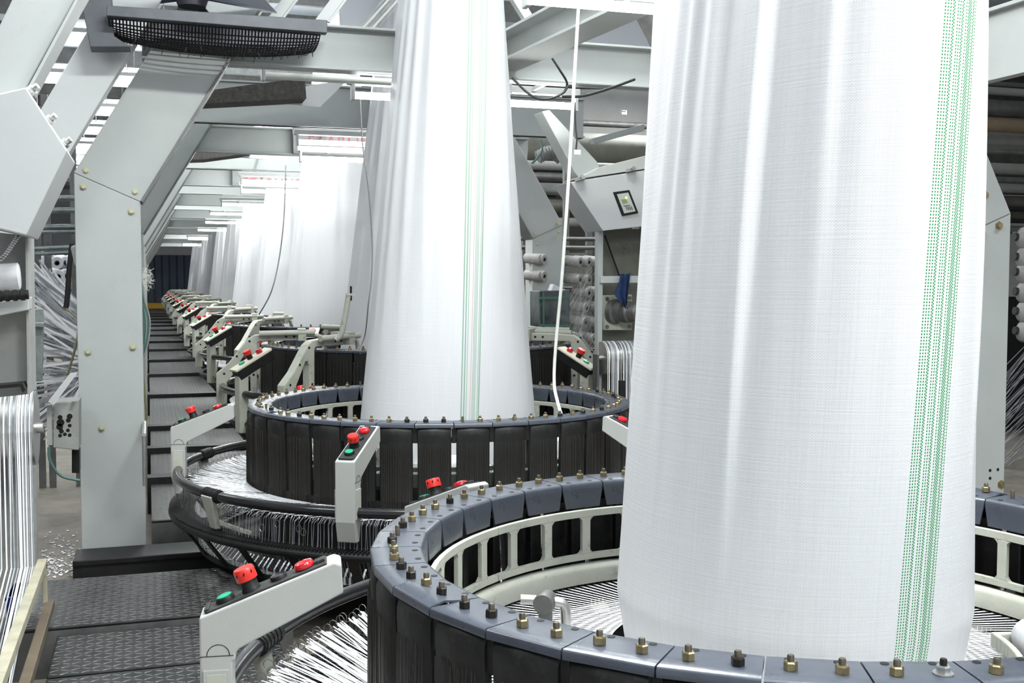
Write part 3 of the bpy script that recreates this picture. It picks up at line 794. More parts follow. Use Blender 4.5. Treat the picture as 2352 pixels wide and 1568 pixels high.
def warp_tapes(cx, cy, cz, label, matn='tape', k=1.0, n=720, w=0.0052, skew=0.2, jit=0.006):
    q = MB()
    for i in range(n):
        if random.random() < 0.08: continue
        a = 2 * PI * i / n; b = a - skew + random.uniform(-jit, jit)
        z0 = -0.335 + (0.012 if i % 2 else -0.004); p0 = Vector(pol(0.858 * k, a, z0)); r1 = random.uniform(1.065, 1.10) * k
        p1 = Vector(pol(r1, b, -0.318)); side = (p1 - p0).cross(Vector((0, 0, 1)))
        q.m(0).ribbon([p0, p1], w, side)
        tn = Vector((-math.sin(b), math.cos(b), 0))
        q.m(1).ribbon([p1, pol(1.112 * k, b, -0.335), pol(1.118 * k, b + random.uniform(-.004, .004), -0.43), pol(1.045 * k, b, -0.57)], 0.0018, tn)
        if i % 3 == 0: # slack tape bowed in the basket
            q.m(0).ribbon([pol(1.03 * k, b, -0.51), pol(1.062 * k, b, -0.54), pol(1.06 * k, b, -0.565), pol(1.00 * k, b, -0.575)], 0.008, tn)
    for i in range(n * 2 // 3):
        a = 2 * PI * i / (n * 2 / 3); up = (i // 2) % 2
        p0 = Vector(pol(0.712 * k, a, -0.268 if up else -0.318)); p1 = Vector(pol(0.354 * k, a + 0.05, -0.235))
        q.m(0).ribbon([p0, p1], 0.0024, (p1 - p0).cross(Vector((0, 0, 1))))
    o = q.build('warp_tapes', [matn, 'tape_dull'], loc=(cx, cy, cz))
    return tag(o, label, 'tapes', kind='stuff')

RZ = 1.15 - 0.541
LA = [(0.0, 2.021), (0.0, 4.868)]
near_loom = loom_a(0.0, 2.021, RZ, 'nearest circular loom, its slate plated ring cut by the bottom edge', R(2.0))
loom_a(0.0, 4.868, RZ, 'second circular loom, standing behind the nearest one with its whole ring visible', R(4.0))
m = MB(); m.tube([at_d(2321, 1358, 2.72), at_d(2420, 1343, 2.85)], 0.012, 14); m.v = [tuple(Vector(p_) - near_loom.location) for p_ in m.v]; m.build('peg', 'steel', near_loom, smooth=50)
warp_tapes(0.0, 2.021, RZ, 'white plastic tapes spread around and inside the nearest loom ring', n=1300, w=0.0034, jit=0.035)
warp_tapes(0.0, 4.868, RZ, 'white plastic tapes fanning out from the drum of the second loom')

# ------------------------------------------------------------------ woven tubes rising from the looms
TAPE = 0.00275
def ell(ax, ay, n=900):
    pts = [(ax * math.cos(2 * PI * i / n), ay * math.sin(2 * PI * i / n)) for i in range(n + 1)]
    cum = [0.0]
    for i in range(n): cum.append(cum[-1] + math.hypot(pts[i + 1][0] - pts[i][0], pts[i + 1][1] - pts[i][1]))
    return pts, cum
def per(a, b): return PI * (3 * (a + b) - math.sqrt((3 * a + b) * (a + 3 * b)))
def fabric(name, c, r, mat_, label, nu=256, nz=64, hip=-0.11, h0=-0.27, top=2.95, closeh=3.45, folds=(), waves=(), group='white woven tubes rising from the looms', flare=0.0):
    P0 = 2 * PI * r; q = MB(); uvs = []; vs = []; grid = []
    hs = [h0 + (hip - h0) * i / 4 for i in range(4)] + [hip - 0.012, hip - 0.004, hip + 0.008] + [hip + 0.02 + (top - hip - 0.02) * (i / (nz - 1)) for i in range(nz)]
    NT = round(P0 / TAPE)
    for h in hs:
        if h < hip: 
            k = 1 - 0.07 * (hip - h) / 0.16; ax = ay = r * k
            pts, cum = ell(ax, ay)
        else:
            s = min(1, max(0, (h - hip)) / closeh); ax = r * (1 - 0.96 * s)
            lo, hi = ax, 2.2 * r
            for _ in range(30):
                mid = (lo + hi) / 2
                if per(ax, mid) < P0: lo = mid
                else: hi = mid
            ay = (lo + hi) / 2; pts, cum = ell(ax, ay)
        tot = cum[-1]; j = 0; row = []
        for i in range(nu + 1):
            u = i / nu; t = u * tot
            while j < len(cum) - 2 and cum[j + 1] < t: j += 1
            f = (t - cum[j]) / (cum[j + 1] - cum[j]); x = pts[j][0] + (pts[j + 1][0] - pts[j][0]) * f; y = pts[j][1] + (pts[j + 1][1] - pts[j][1]) * f
            nx, ny = x / (ax * ax), y / (ay * ay); l = math.hypot(nx, ny); nx /= l; ny /= l
            dsp = 0.0
            for (fu, slope, wl, wr, amp, ha, hb) in folds:
                g = min(1, max(0, (h - ha) / (hb - ha))); g = g * g * (3 - 2 * g)
                d = u - (fu + slope * (h - 0.5)); d -= round(d); w = wl if d < 0 else wr
                dsp += amp * g * math.exp(-(d / w) ** 2)
            for (n_, ph, amp) in waves:
                g = min(1, max(0, (h - hip) / 1.0)); dsp += amp * g * math.sin(2 * PI * (n_ * u + ph) + 1.3 * h)
            row.append((x + nx * dsp, y + ny * dsp, h))
        grid.append(row)
    W = nu + 1
    q.v = [p for row in grid for p in row]
    for a in range(len(hs) - 1):
        for i in range(nu):
            q.f.append((a * W + i, a * W + i + 1, (a + 1) * W + i + 1, (a + 1) * W + i)); q.mi.append(0)
            for (ii, aa) in ((i, a), (i + 1, a), (i + 1, a + 1), (i, a + 1)): uvs.append((ii / nu * NT, hs[aa] / TAPE + 200))
    q.uv = uvs
    o = q.build(name, mat_, loc=c, smooth=180)
    return tag(o, label, 'fabric', group)
NT1 = round(2 * PI * 0.359 / TAPE)
fabric_mat('cloth_near', [0, 2, 4, 6, 7, 10, 12, 14, 15, 18, 20, 21, 22, 23, 25, 26, 28], 30, start=round(0.7480 * NT1))
NT2 = round(2 * PI * 0.396 / TAPE)
fabric_mat('cloth_second', [0, 1, 4, 5, 8, 17, 19, 21, 25, 27, 28], 30, start=round(0.728 * NT2), coloured=[14])
fabric_mat('cloth_plain', None, 0)
folds1 = [(0.604, 0.010, 0.045, 0.006, 0.030, -0.15, 0.9), (0.556, 0.006, 0.022, 0.008, 0.026, -0.05, 1.0), (0.522, 0.0, 0.014, 0.007, 0.018, -0.1, 0.9), (0.490, 0.0, 0.016, 0.012, 0.014, 0.0, 0.8), (0.662, 0.008, 0.030, 0.008, 0.010, 0.2, 1.1), (0.70, 0.0, 0.02, 0.03, 0.004, 0.3, 1.2), (0.835, 0.0, 0.006, 0.010, 0.010, -0.05, 0.7)]
fabric('fabric_tube', (0.020, 2.014, RZ), 0.359, 'cloth_near', 'nearest white woven fabric tube with a broad band of green dashes', nu=512, nz=96, folds=folds1, waves=[(19, 0.2, 0.0009), (31, 0.6, 0.0006)])
folds2 = [(0.56, 0.0, 0.022, 0.012, 0.011, -0.1, 1.4), (0.605, 0.0, 0.020, 0.016, 0.010, 0.1, 1.5), (0.655, 0.0, 0.022, 0.012, 0.010, 0.1, 1.5), (0.515, 0.0, 0.014, 0.012, 0.008, 0.0, 1.2)]
fabric('fabric_tube', (0.032, 4.856, RZ), 0.396, 'cloth_second', 'second white woven fabric tube with thin green and orange dashed lines', nu=360, nz=72, folds=folds2, waves=[(23, 0.1, 0.001), (37, 0.7, 0.0006)])

# ------------------------------------------------------------------ looms of the second kind further down the row (ring radius 1.02)
BX, BY0, BSTEP, BZ = 0.453, 7.23, 3.365, 0.74
KB = 1.2
def loom_b(cx, cy, cz, label):
    L_ = empty('circular_loom', (cx, cy, cz), 0, label, 'loom', 'circular looms with cream lidded button boxes')
    n = 36; st = 2 * PI / n; ro, ri = 1.02, 0.91
    m = MB()
    p0 = None
    h = st / 2
    q = MB(); q.prism([(ro * math.cos(h), -ro * math.sin(h) + .003, -0.003), (ro * math.cos(h), ro * math.sin(h) - .003, -0.003), (ri * math.cos(h), ri * math.sin(h) - .003, 0), (ri * math.cos(h), -ri * math.sin(h) + .003, 0)], (0, 0, -0.012))
    q.prism([(ri * math.cos(h), -ri * math.sin(h) + .003, 0), (ri * math.cos(h), ri * math.sin(h) - .003, 0), (ri * math.cos(h), ri * math.sin(h) - .014, -0.08), (ri * math.cos(h), -ri * math.sin(h) + .014, -0.08)], (0.006, 0, 0))
    cpb = q.build('cover_plate', 'slate', L_)
    nbs = []
    for s in (-1, 1):
        q = MB()
        q.m(0).axial((0.965, s * 0.042, 0), (0, 0, 1), [(0.0105, 0), (0.0105, 0.012), (0, 0.012)], n=6); q.m(1).axial((0.965, s * 0.042, 0.012), (0, 0, 1), [(0.0055, 0), (0.0055, 0.011), (0, 0.011)], n=8)
        nbs.append(q.build('nut', ['brass', 'stud'], cpb))
    for i in range(1, n):
        c = again(cpb, L_, rz=st * i); again(nbs[0], c); again(nbs[1], c)
    q = MB(); w = ro * math.sin(h) - 0.006; c_ = math.cos(h)
    q.box(((ro - 0.02) * c_, -w, -0.36), ((ro - 0.003) * c_, w, -0.018)); hp = q.build('heald_panel', 'drum_black', L_, bevel=0.004)
    for i in range(1, n): again(hp, L_, rz=st * i)
    m = MB()
    for i in range(n * 8):
        a = 2 * PI * (i + 0.5) / (n * 8); m.tube([pol(ro + 0.002, a, -0.06), pol(ro + 0.004, a, -0.37)], 0.0013, 3, cap=False)
    tag(m.build('heald_wires', 'wire', L_), kind='stuff')
    m = MB(); m.lathe([(0.885, -0.085), (0.90, -0.085), (0.90, -0.26), (0.885, -0.26)], 72, closed_prof=True); m.build('reed_ring', 'cream', L_, smooth=40)
    m = MB(); m.lathe([(0.0, -0.45), (0.95, -0.45), (0.97, -0.40), (0.97, -0.73), (0.0, -0.73)], 48); m.build('machine_bed', 'drum_black', L_, smooth=40)
    m = MB(); m.lathe([(0.9, -0.722), (1.10, -0.722), (1.10, -0.735), (0.9, -0.735)], 48); m.build('added_dark_pan', 'black', L_)  # black ring added to darken the floor around the drum
    m = MB(); m.tube([pol(1.26, 2 * PI * i / 96, -0.27) for i in range(96)], 0.022, 10, closed=True); m.build('guard_rail', 'black_gloss', L_, smooth=60)
    m = MB(); m.tube([pol(1.25, 2 * PI * i / 72, -0.45) for i in range(72)], 0.02, 6, closed=True); m.tube([pol(1.06, 2 * PI * i / 72, -0.70) for i in range(72)], 0.02, 6, closed=True)
    for i in range(40):
        a = 2 * PI * i / 40; m.bar(pol(1.25, a, -0.45), pol(1.06, a, -0.70), 0.10, 0.008, (math.cos(a), math.sin(a), 0.6))
    m.build('tape_basket', 'black', L_, smooth=50)
    m = MB()
    for i in range(360):
        a = 2 * PI * i / 360; p0_ = Vector(pol(1.03, a, -0.37)); p1 = Vector(pol(1.22, a - 0.12, -0.36)); m.ribbon([p0_, p1], 0.006, (p1 - p0_).cross(UP))
    tag(m.build('tape_fan', 'tape', L_), kind='stuff')
    # button boxes: black body, cream lid, tilted inwards on a cream post
    first = None
    for a in (201, 251, 310, 20, 80, 140):
        if first is None:
            mt = Matrix.Translation((1.20, 0, -0.075)) @ Matrix.Rotation(R(28), 4, 'Y') @ Matrix.Rotation(0, 4, 'Z')
            b = MB(); b.box((-0.125, -0.042, -0.055), (0.125, 0.042, 0.0), mt); bx = b.build('button_box', 'black', L_, bevel=0.004, rz=R(a))
            b = MB(); b.box((-0.132, -0.046, 0.0), (0.132, 0.046, 0.016), mt); b.build('lid', 'skin_pale', bx, bevel=0.004)
            nrm = (mt.to_3x3() @ Vector((0, 0, 1)))
            b = MB(); b.m(0).axial(mt @ Vector((0.06, 0, 0.016)), nrm, [(0.019, 0), (0.019, 0.01), (0, 0.011)], n=16); b.build('start_button', ['green'], bx)
            b = MB(); b.m(0).axial(mt @ Vector((0.0, 0, 0.016)), nrm, [(0.018, 0), (0.018, 0.03)], n=16); b.m(1).axial(mt @ Vector((0.0, 0, 0.016)), nrm, [(0.018, 0.03), (0.025, 0.03), (0.025, 0.055), (0, 0.057)], n=18); b.build('stop_button', ['black', 'red'], bx, smooth=40)
            b = MB(); b.m(0).axial(mt @ Vector((-0.07, 0, 0.016)), nrm, [(0.02, 0), (0.02, 0.016), (0.012, 0.024), (0, 0.025)], n=16); b.build('signal_lamp', ['red_lens'], bx, smooth=40)
            b = MB(); b.box((1.235, -0.035, -0.50), (1.295, 0.035, -0.12)); b.build('post', 'cream', bx, bevel=0.006)
            b = MB(); b.tube(catmull([(1.26, 0.06, -0.45), (1.28, 0.10, -0.45), (1.28, 0.14, -0.38), (1.27, 0.14, -0.30)], 5), 0.009, 8); b.build('bent_pipe', 'cream', bx, smooth=60)
            first = bx
        else:
            c = again(first, L_, rz=R(a))
            for ch in list(first.children): again(ch, c)
    # tall cast brackets with a leg on the ring
    fb = None
    for a in (220, 175, 326, 350, 60, 115):
        if fb is None:
            b = MB(); T = 0.028
            outer = [(1.30, -0.40), (1.30, -0.19), (1.22, -0.12), (1.10, 0.03), (1.06, 0.055), (0.95, 0.063), (0.78, 0.066)]
            inner = [(0.78, 0.016), (1.03, 0.016), (1.042, 0.004), (1.046, -0.32), (1.088, -0.32), (1.088, -0.09), (1.10, -0.065), (1.12, -0.065), (1.205, -0.21), (1.235, -0.245), (1.235, -0.40)]
            poly = outer + inner
            b.prism([(r, -T, z) for r, z in poly], (0, 2 * T, 0))
            br = b.build('bracket', 'cream', L_, bevel=0.006, rz=R(a))
            b = MB(); b.tube([(1.03, 0.06, 0.065), (0.68, 0.06, 0.07)], 0.018, 12); b.cbox((0.76, 0.0, 0.055), (0.05, 0.15, 0.075)); b.build('swing_pipe', 'cream', br, smooth=40)
            b = MB(); b.tube(catmull([(0.78, 0.0, 0.045), (0.72, 0.0, 0.05), (0.66, 0.0, 0.045), (0.625, 0.0, 0.01), (0.615, 0.0, -0.16)], 6), 0.014, 10); b.build('guide_pipe', 'cream', br, smooth=60)
            b = MB()
            for r_, z_ in ((1.25, -0.19), (1.17, -0.08), (1.09, 0.015), (0.86, 0.042), (0.81, 0.042), (1.067, -0.2)):
                b.axial((r_, -T - 0.001, z_), (0, 1, 0), [(0.0, 0), (0.008, 0), (0.008, 2 * T + 0.002), (0, 2 * T + 0.002)], n=8)
            b.build('bolt', 'black', br)
            fb = br
        else:
            c = again(fb, L_, rz=R(a))
            for ch in list(fb.children): again(ch, c)
    return L_
NB = 10
lb0 = loom_b(BX, BY0, BZ, 'third loom of the row, right behind the second loom ring')
for i in range(1, NB):
    c = dup(lb0, None, () if i == 1 else ('nut', 'bolt')); c.location = (BX, BY0 + BSTEP * i, BZ)
    tag(c, '%s loom of the row, counted from the nearest' % ORD[i + 2])
fb0 = fabric('fabric_tube', (BX, BY0, BZ), 0.52, 'cloth_plain', 'white fabric tube of the third loom, half hidden behind the second tube', nu=200, nz=36, closeh=3.6, top=2.75,
    folds=[(0.55, 0, 0.01, 0.006, 0.02, -0.1, 1.2), (0.60, 0, 0.012, 0.006, 0.025, -0.1, 1.2), (0.66, 0, 0.01, 0.012, 0.02, 0.0, 1.3), (0.72, 0, 0.015, 0.006, 0.02, 0.1, 1.5), (0.50, 0, 0.015, 0.01, 0.018, -0.1, 1.2)], waves=[(17, 0.3, 0.002)])
for i in range(1, NB):
    c = again(fb0, None, loc=(BX, BY0 + BSTEP * i, BZ), rz=0.0)
    tag(c, '%s white fabric tube of the row, counted from the nearest' % ORD[i + 2])

# ------------------------------------------------------------------ fluorescent lamps
def lamp(x0, Y, z, label, ln=1.25, lit=True, group='fluorescent lamps above the looms', rod=True, twin=False, arm=None):
    g = empty('tube_lamp', (x0, Y, z), 0, label, 'lamp', group)
    b = MB(); b.box((-0.03, 0.0, 0.055), (ln + 0.03, 0.05, 0.095)); b.build('housing', 'paint_white', g, bevel=0.004)
    t = MB(); t.axial((0.0, 0.02, 0), (1, 0, 0), [(0.0, 0), (0.019, 0.001), (0.019, ln - 0.001), (0, ln)], n=12)
    tag(t.build('tube', 'tube_lit' if lit else 'tube_off', g, smooth=40), 'glowing tube' if lit else 'unlit tube')
    h0 = None
    for x in (-0.012, ln - 0.006):
        if h0 is None:
            h = MB(); h.box((0, -0.012, -0.03), (0.018, 0.045, 0.06)); h0 = h.build('lamp_holder', 'paint_white', g, bevel=0.003, loc=(x, 0, 0))
        else: again(h0, g, loc=(x, 0, 0))
    if twin:
        t = MB(); t.axial((0.0, 0.10, 0.10), (1, 0, 0), [(0.0, 0), (0.019, 0.001), (0.019, ln - 0.001), (0, ln)], n=12)  # second glowing tube stands in for the upper reflection of the first
        t.build('tube', 'tube_lit', g, smooth=40)
        b = MB(); b.box((0, 0.13, -0.03), (ln, 0.14, 0.16)); b.build('added_reflector', 'paint_white', g)  # white board added so the lamp reads as one bright block
    if arm is not None or rod:
        for x in (0.25, ln - 0.25):
            r_ = MB()
            if arm is not None: r_.box((x - 0.01, min(0.02, arm), 0.07), (x + 0.01, max(0.02, arm), 0.09))
            else: r_.tube([(x, 0.025, 0.09), (x, 0.025, 4.6 - z)], 0.005, 6)
            r_.build('hanger', 'steel', g)
    return g
LZ = 2.12
lamp(0.02, 3.70, LZ, 'lit tube lamp at the top edge between the two big fabric tubes')
lamp(-0.20, 5.90, LZ, 'lit tube lamp passing right behind the second fabric tube', arm=-0.27)
lamp(-0.672, 5.80, 2.18, 'unlit tube lamp left of the second fabric tube', lit=False, ln=1.3, arm=-0.17)
for i, (x, Y, z, arm) in enumerate([(-0.13, 8.75, 2.208, 0.5), (-0.08, 8.95, 2.105, 0.34), (-0.29, 12.15, 2.184, 0.48), (-0.26, 12.50, 2.11, 0.15), (-0.3, 15.3, 2.14, 0.7), (-0.3, 18.2, 2.18, 1.15), (-0.3, 19.8, 2.12, -0.35), (-0.3, 22.9, 2.12, -0.15), (-0.3, 28.6, 2.14, 0.9), (-0.3, 33.0, 2.12, -0.2)]):
    lamp(x, Y, z, '%s lit tube lamp of the row running back behind the second fabric tube' % ORD[i], ln=1.4 if i in (0, 2) else 1.25, arm=arm)
for i, (px, py) in enumerate([(118, 97), (72, 180), (212, 255), (192, 300), (168, 338), (155, 365), (164, 389)]):
    Y = (9.6, 11.5, 13.4, 15.4, 17.3, 19.2, 21.0)[i]
    p = at_y(px, py, Y)
    lamp(p.x - 0.1, Y, 3.05 if i < 2 else p.z, '%s lamp from the top in the left bay, glimpsed between the leaning posts' % ORD[i], ln=1.0 if i == 2 else 1.2, group='lamps of the left bay', twin=True)
lamp(at_y(1428, 258, 11).x, 11.0, at_y(1440, 260, 11).z, 'small lit lamp far behind the right grey gantry post', ln=0.12, rod=False).scale = (0.5, 0.5, 0.5)

# ------------------------------------------------------------------ shapes cut from outlines seen on a plane Y = const
def slab(mb, pts, Y, depth):
    mb.prism([at_y(x, y, Y) for x, y in pts], (0, depth, 0)); return mb
def rel(o, c):
    o.location = c; return o
# near left cabinet and its frame
g = empty('cabinet_frame', (0, 3.2, 0), 0, 'nearest leaning grey frame with a big blank cabinet at the left edge', 'frame', None)
OFF = Vector((0, -3.2, 0))
def part(mb, name, mats, parent, off, **k):
    mb.v = [tuple(Vector(p) + off) for p in mb.v]; return mb.build(name, mats, parent, **k)
m = MB(); slab(m, [(-90, 235), (60, 200), (155, 345), (60, 541), (-90, 505)], 3.2, 0.34); part(m, 'cabinet', 'paint_white', g, OFF, bevel=0.004)
m = MB(); slab(m, [(100, -150), (255, -150), (-60, 421), (-60, 180)], 3.32, 0.12); part(m, 'diagonal_post', 'paint', g, OFF, bevel=0.004)
m = MB(); slab(m, [(172, 0), (255, -150), (263, -146), (178, 3), (70, 205), (64, 200)], 3.30, 0.16); part(m, 'flange', 'paint', g, OFF)
m = MB(); slab(m, [(290, -80), (420, -80), (159, 351), (30, 585), (-60, 505), (99, 242)], 5.28, 0.12); part(m, 'rear_post', 'paint_white', g, OFF, bevel=0.004)  # whiter paint puts the nearby lamp's light into the post colour
m = MB()
for px, py in ((72, 208), (113, 276), (148, 330)):
    m.axial(at_y(px, py, 3.23), (0.6, -0.3, 0.45), [(0.014, -0.02), (0.014, 0.008), (0.009, 0.008), (0.009, 0.022), (0, 0.022)], n=8)
part(m, 'hinge', 'steel', g, OFF)
# machine housing below it, with package and spindle
g = empty('take_up_unit', (0, 3.5, 0), 0, 'grey machine side plate under the blank cabinet at the left edge', 'machine')
OFF = Vector((0, -3.5, 0))
m = MB(); slab(m, [(-120, 520), (60, 541), (64, 905), (84, 1010), (84, 1285), (-120, 1500)], 4.30, 0.05)
part(m, 'back_plate', 'grey_panel', g, OFF)
m = MB(); slab(m, [(-120, 520), (59, 541), (64, 905), (-120, 925)], 3.55, 0.02); slab(m, [(58, 541), (63, 541), (68, 905), (63, 905)], 3.50, 0.2); part(m, 'side_plate', 'grey_panel', g, OFF)
m = MB(); slab(m, [(-120, 712), (66, 682), (66, 712), (-120, 748)], 3.42, 0.10); part(m, 'shelf', 'paint', g, OFF, bevel=0.003)
m = MB(); slab(m, [(-60, 890), (52, 880), (58, 895), (52, 902), (46, 888), (-60, 898)], 3.45, 0.08); part(m, 'bracket', 'black', g, OFF)
m = MB()
a, b = at_y(-60, 640, 3.46), at_y(43, 634, 3.46); m.axial(a, b - a, [(0, 0), (0.038, 0), (0.038, (b - a).length), (0.033, (b - a).length + 0.003), (0, (b - a).length + 0.003)], n=24)
o = m.build('yarn_package', 'bobbin_yarn', None, smooth=40); tag(o, 'white wound package lying in the grey machine at the left edge', 'package')
m = MB(); a, b = at_y(-60, 684, 3.38), at_y(66, 676, 3.38); L0 = (b - a).length
prof = [(0, 0)]
for k in range(14): prof += [(0.013 if k % 2 else 0.016, L0 * k / 14), (0.013 if k % 2 else 0.016, L0 * (k + 1) / 14)]
prof += [(0, L0)]
m.axial(a, b - a, prof, n=14); o = m.build('spindle', 'black', None, smooth=40); tag(o, 'black ribbed spindle under the white package at the left edge', 'spindle')
m = MB(); pts = [at_y(46, 536, 3.5), at_y(30, 560, 3.5), at_y(8, 590, 3.5), at_y(-20, 610, 3.5)]
pts = catmull(pts, 6)
for i in range(len(pts) - 1):
    c = (pts[i] + pts[i + 1]) / 2; m.cbox(c, (0.012, 0.006, 0.008))
tag(m.build('chain', 'steel', None), 'small steel chain hanging on the grey machine plate at the left edge', 'chain')

def tape_roller(xa, xb, Y, ztop, r, zend, label, tlabel, step=0.0075, back=0.5, w=0.0055, tail=False):
    g = empty('guide_roller', (xa, Y, ztop - r), 0, label, 'roller')
    q = MB(); q.axial((0, 0, 0), (1, 0, 0), [(0, -0.02), (0.018, -0.02), (0.018, 0), (r - 0.004, 0), (r - 0.004, xb - xa), (0.018, xb - xa), (0.018, xb - xa + 0.02), (0, xb - xa + 0.02)], n=28)
    q.build('drum', 'steel', g, smooth=40)
    q = MB(); 
    for x in ((-0.03,) if tail else (-0.03, xb - xa + 0.015)): q.box((x, -0.02, -(ztop - r)), (x + 0.012, 0.05, 0.02))
    q.build('side_bearing', 'steel_dark', g)
    q = MB(); n = int((xb - xa) / step)
    for i in range(n):
        if random.random() < 0.06: continue
        x = xa + (i + 0.5) * step + random.uniform(-0.0012, 0.0012); dr = random.uniform(0, 0.002)
        path = [(x + 0.02, Y + back, ztop - 0.05)]
        for k in range(9):
            t = PI / 2 + R(8) + (PI / 2 + R(2)) * k / 8
            path.append((x, Y + (r + dr) * math.cos(t), ztop - r + (r + dr) * math.sin(t)))
        path.append((x + random.uniform(-.004, .004), Y - r - 0.004 + random.uniform(-.004, .002), zend))
        if tail: path.append((x + 0.02, Y - r - 1.5, zend - 0.24))
        q.m(0 if random.random() < 0.5 else 1).ribbon(path, w * random.uniform(0.6, 0.95), (1, random.uniform(-.5, .5), 0))
    tag(q.build('draped_tapes', ['tape', 'tape_dull'], None), tlabel, 'tapes', kind='stuff')
tape_roller(-2.35, -1.615, 4.10, 0.775, 0.13, 0.20, 'steel guide roller at the left edge carrying white tapes', 'curtain of white tapes falling over the roller at the left edge', tail=True, step=0.006)
# angle bars in front of the tape curtain
for z0, mt, lb in ((0.20, 'rust_bar', 'upper stained angle bar running past the tape curtain at the left edge'), (0.06, 'wood_edge', 'lower rusty bar below the stained angle bar at the left edge')):
    m = MB(); m.box((-1.615 + (0 if z0 > 0.1 else 0.02), 2.0, z0 - 0.02), (-1.585 + (0 if z0 > 0.1 else 0.02), 4.02, z0 + 0.012))
    if z0 > 0.1:
        m.box((-1.60, 3.985, FL), (-1.585, 4.02, z0)); m.box((-1.60, 2.6, FL), (-1.585, 2.63, z0))
    else: m.box((-1.585, 3.0, FL), (-1.57, 3.03, z0))
    tag(m.build('angle_bar', mt, bevel=0.003), lb, 'bar')
m = MB(); p = at_y(96, 1330, 4.45); m.box((p.x - 0.12, 4.42, FL), (p.x + 0.022, 4.62, FL + 0.155)); m.box((p.x - 0.125, 4.415, FL + 0.14), (p.x + 0.027, 4.625, FL + 0.155))
tag(m.build('plastic_crate', 'blue_plastic', bevel=0.004), 'dark blue plastic crate on the concrete left of the grey column', 'crate')
# lint scraps on the floor
m = MB()
for i in range(260):
    px, py = random.uniform(95, 185), random.triangular(1215, 1328, 1318); c = at_z(px, py, FL + 0.002); s = random.uniform(0.003, 0.014)
    a = random.uniform(0, PI); m.add([c + Vector((math.cos(a + k * PI / 2) * s * random.uniform(0.4, 1), math.sin(a + k * PI / 2) * s * random.uniform(.4, 1), random.uniform(0, .004))) for k in range(4)], [(0, 1, 2, 3)])
tag(m.build('lint_scraps', 'tape'), 'white lint scraps scattered on the concrete left of the grey column', 'lint', kind='stuff')

# ------------------------------------------------------------------ left creel
g = empty('creel_rack', (-3.2, 8.0, FL), 0, 'tubular creel rack glimpsed left of the grey column', 'rack')
OFF = -Vector((-3.2, 8.0, FL))
m = MB()
for py in (455, 483, 521, 532): 
    a, b = at_y(20, py + 1, 7.2), at_y(235, py - 1, 7.2); m.tube([a, b], 0.016, 8)
for py in (572, 584): 
    a, b = at_y(60, py, 7.0), at_y(235, py - 8, 7.0); m.tube([a, b], 0.012, 8)
part(m, 'rail', 'galvanised', g, OFF, smooth=50)
m = MB()
for px in (108, 84, 170, 40):
    a = at_y(px, 500, 7.6); m.box((a.x - 0.02, 7.58, FL), (a.x + 0.02, 7.62, 2.3))
part(m, 'upright', 'steel_dark', g, OFF)
yb = MB(); yb.m(0).axial((0, 0, 0), (0.35, -1, -0.1), [(0.012, -0.02), (0.04, 0), (0.045, 0.01), (0.045, 0.15), (0.04, 0.16), (0.017, 0.16)], n=18)
yb.m(1).axial((0, 0, 0), (0.35, -1, -0.1), [(0.0, -0.03), (0.0165, -0.03), (0.0165, 0.162), (0.012, 0.165), (0.012, 0.12), (0, 0.12)], n=14)
first_b = None
cnt = 0
for py in (598, 628, 660, 700):
    for px in (72, 92, 118, 140, 160, 176):
        p = at_y(px + random.uniform(-5, 5), py + random.uniform(-6, 6), 7.9 + random.uniform(-.2, .2))
        if first_b is None: first_b = yb.build('yarn_bobbin', ['bobbin_yarn', 'bobbin_core'], None, smooth=40, loc=p); o = first_b
        else: o = again(first_b, None, loc=p)
        tag(o, 'white yarn bobbin on the creel left of the grey column', 'bobbin', 'bobbins on the left creel')
m = MB()
for i in range(320):
    t = random.random()
    px0 = random.uniform(40, 110) ; py0 = 590 + 420 * t
    px1, py1 = random.uniform(196, 235), 760 + 130 * t + random.uniform(-25, 25)
    if random.random() < 0.16: py1 = py0 + random.uniform(200, 330)
    if py1 > 960: continue
    Y0, Y1 = random.uniform(7.0, 8.4), random.uniform(5.9, 6.4)
    a, b = at_y(px0, py0, Y0), at_y(px1, py1, Y1)
    m.m(0 if random.random() < 0.6 else 1).ribbon([a, b], random.uniform(0.008, 0.018), (0.2, -0.1, 1))
tag(m.build('creel_tapes', ['tape', 'tape_dull'], None), 'fan of white tapes running from the left creel towards the grey column', 'tapes', kind='stuff')
# hose, cable, box with holes and slanted guide
def cable(pts, r, mt, label, cat='cable', name='cable', n=8, k=8):
    q = MB(); q.tube(catmull(pts, k), r, n); return tag(q.build(name, mt, smooth=70), label, cat)
cable([at_y(166, 560, 6.3), at_y(160, 610, 6.3), at_y(154, 690, 6.3), at_y(150, 708, 6.3)], 0.014, 'cable_black', 'thick black hose hanging left of the grey column')
cable([at_y(150, 708, 6.3), at_y(168, 722, 6.2), at_y(180, 740, 6.1), at_y(175, 790, 6.0), at_y(155, 860, 5.9)], 0.006, 'cable_olive', 'thin olive cable below the black hose left of the column')
m = MB(); slab(m, [(161, 566), (185, 558), (185, 610), (172, 612)], 6.0, 0.1); tag(m.build('cone_cover', 'paint_white', bevel=0.01), 'small white curved cover peeking out left of the column', 'cover')
m = MB(); slab(m, [(68, 710), (98, 708), (100, 742), (97, 875), (73, 877)], 5.3, 0.03); slab(m, [(68, 740), (101, 740), (101, 752), (68, 750)], 5.26, 0.03)
tag(m.build('chute', 'galvanised', bevel=0.003), 'dull green grey sheet metal chute beside the machine plate at left', 'chute')
g = empty('guide_box', (0, 5.2, 0), 0, 'grey metal box with drilled holes beside the foot of the column', 'box'); OFF = Vector((0, -5.2, 0))
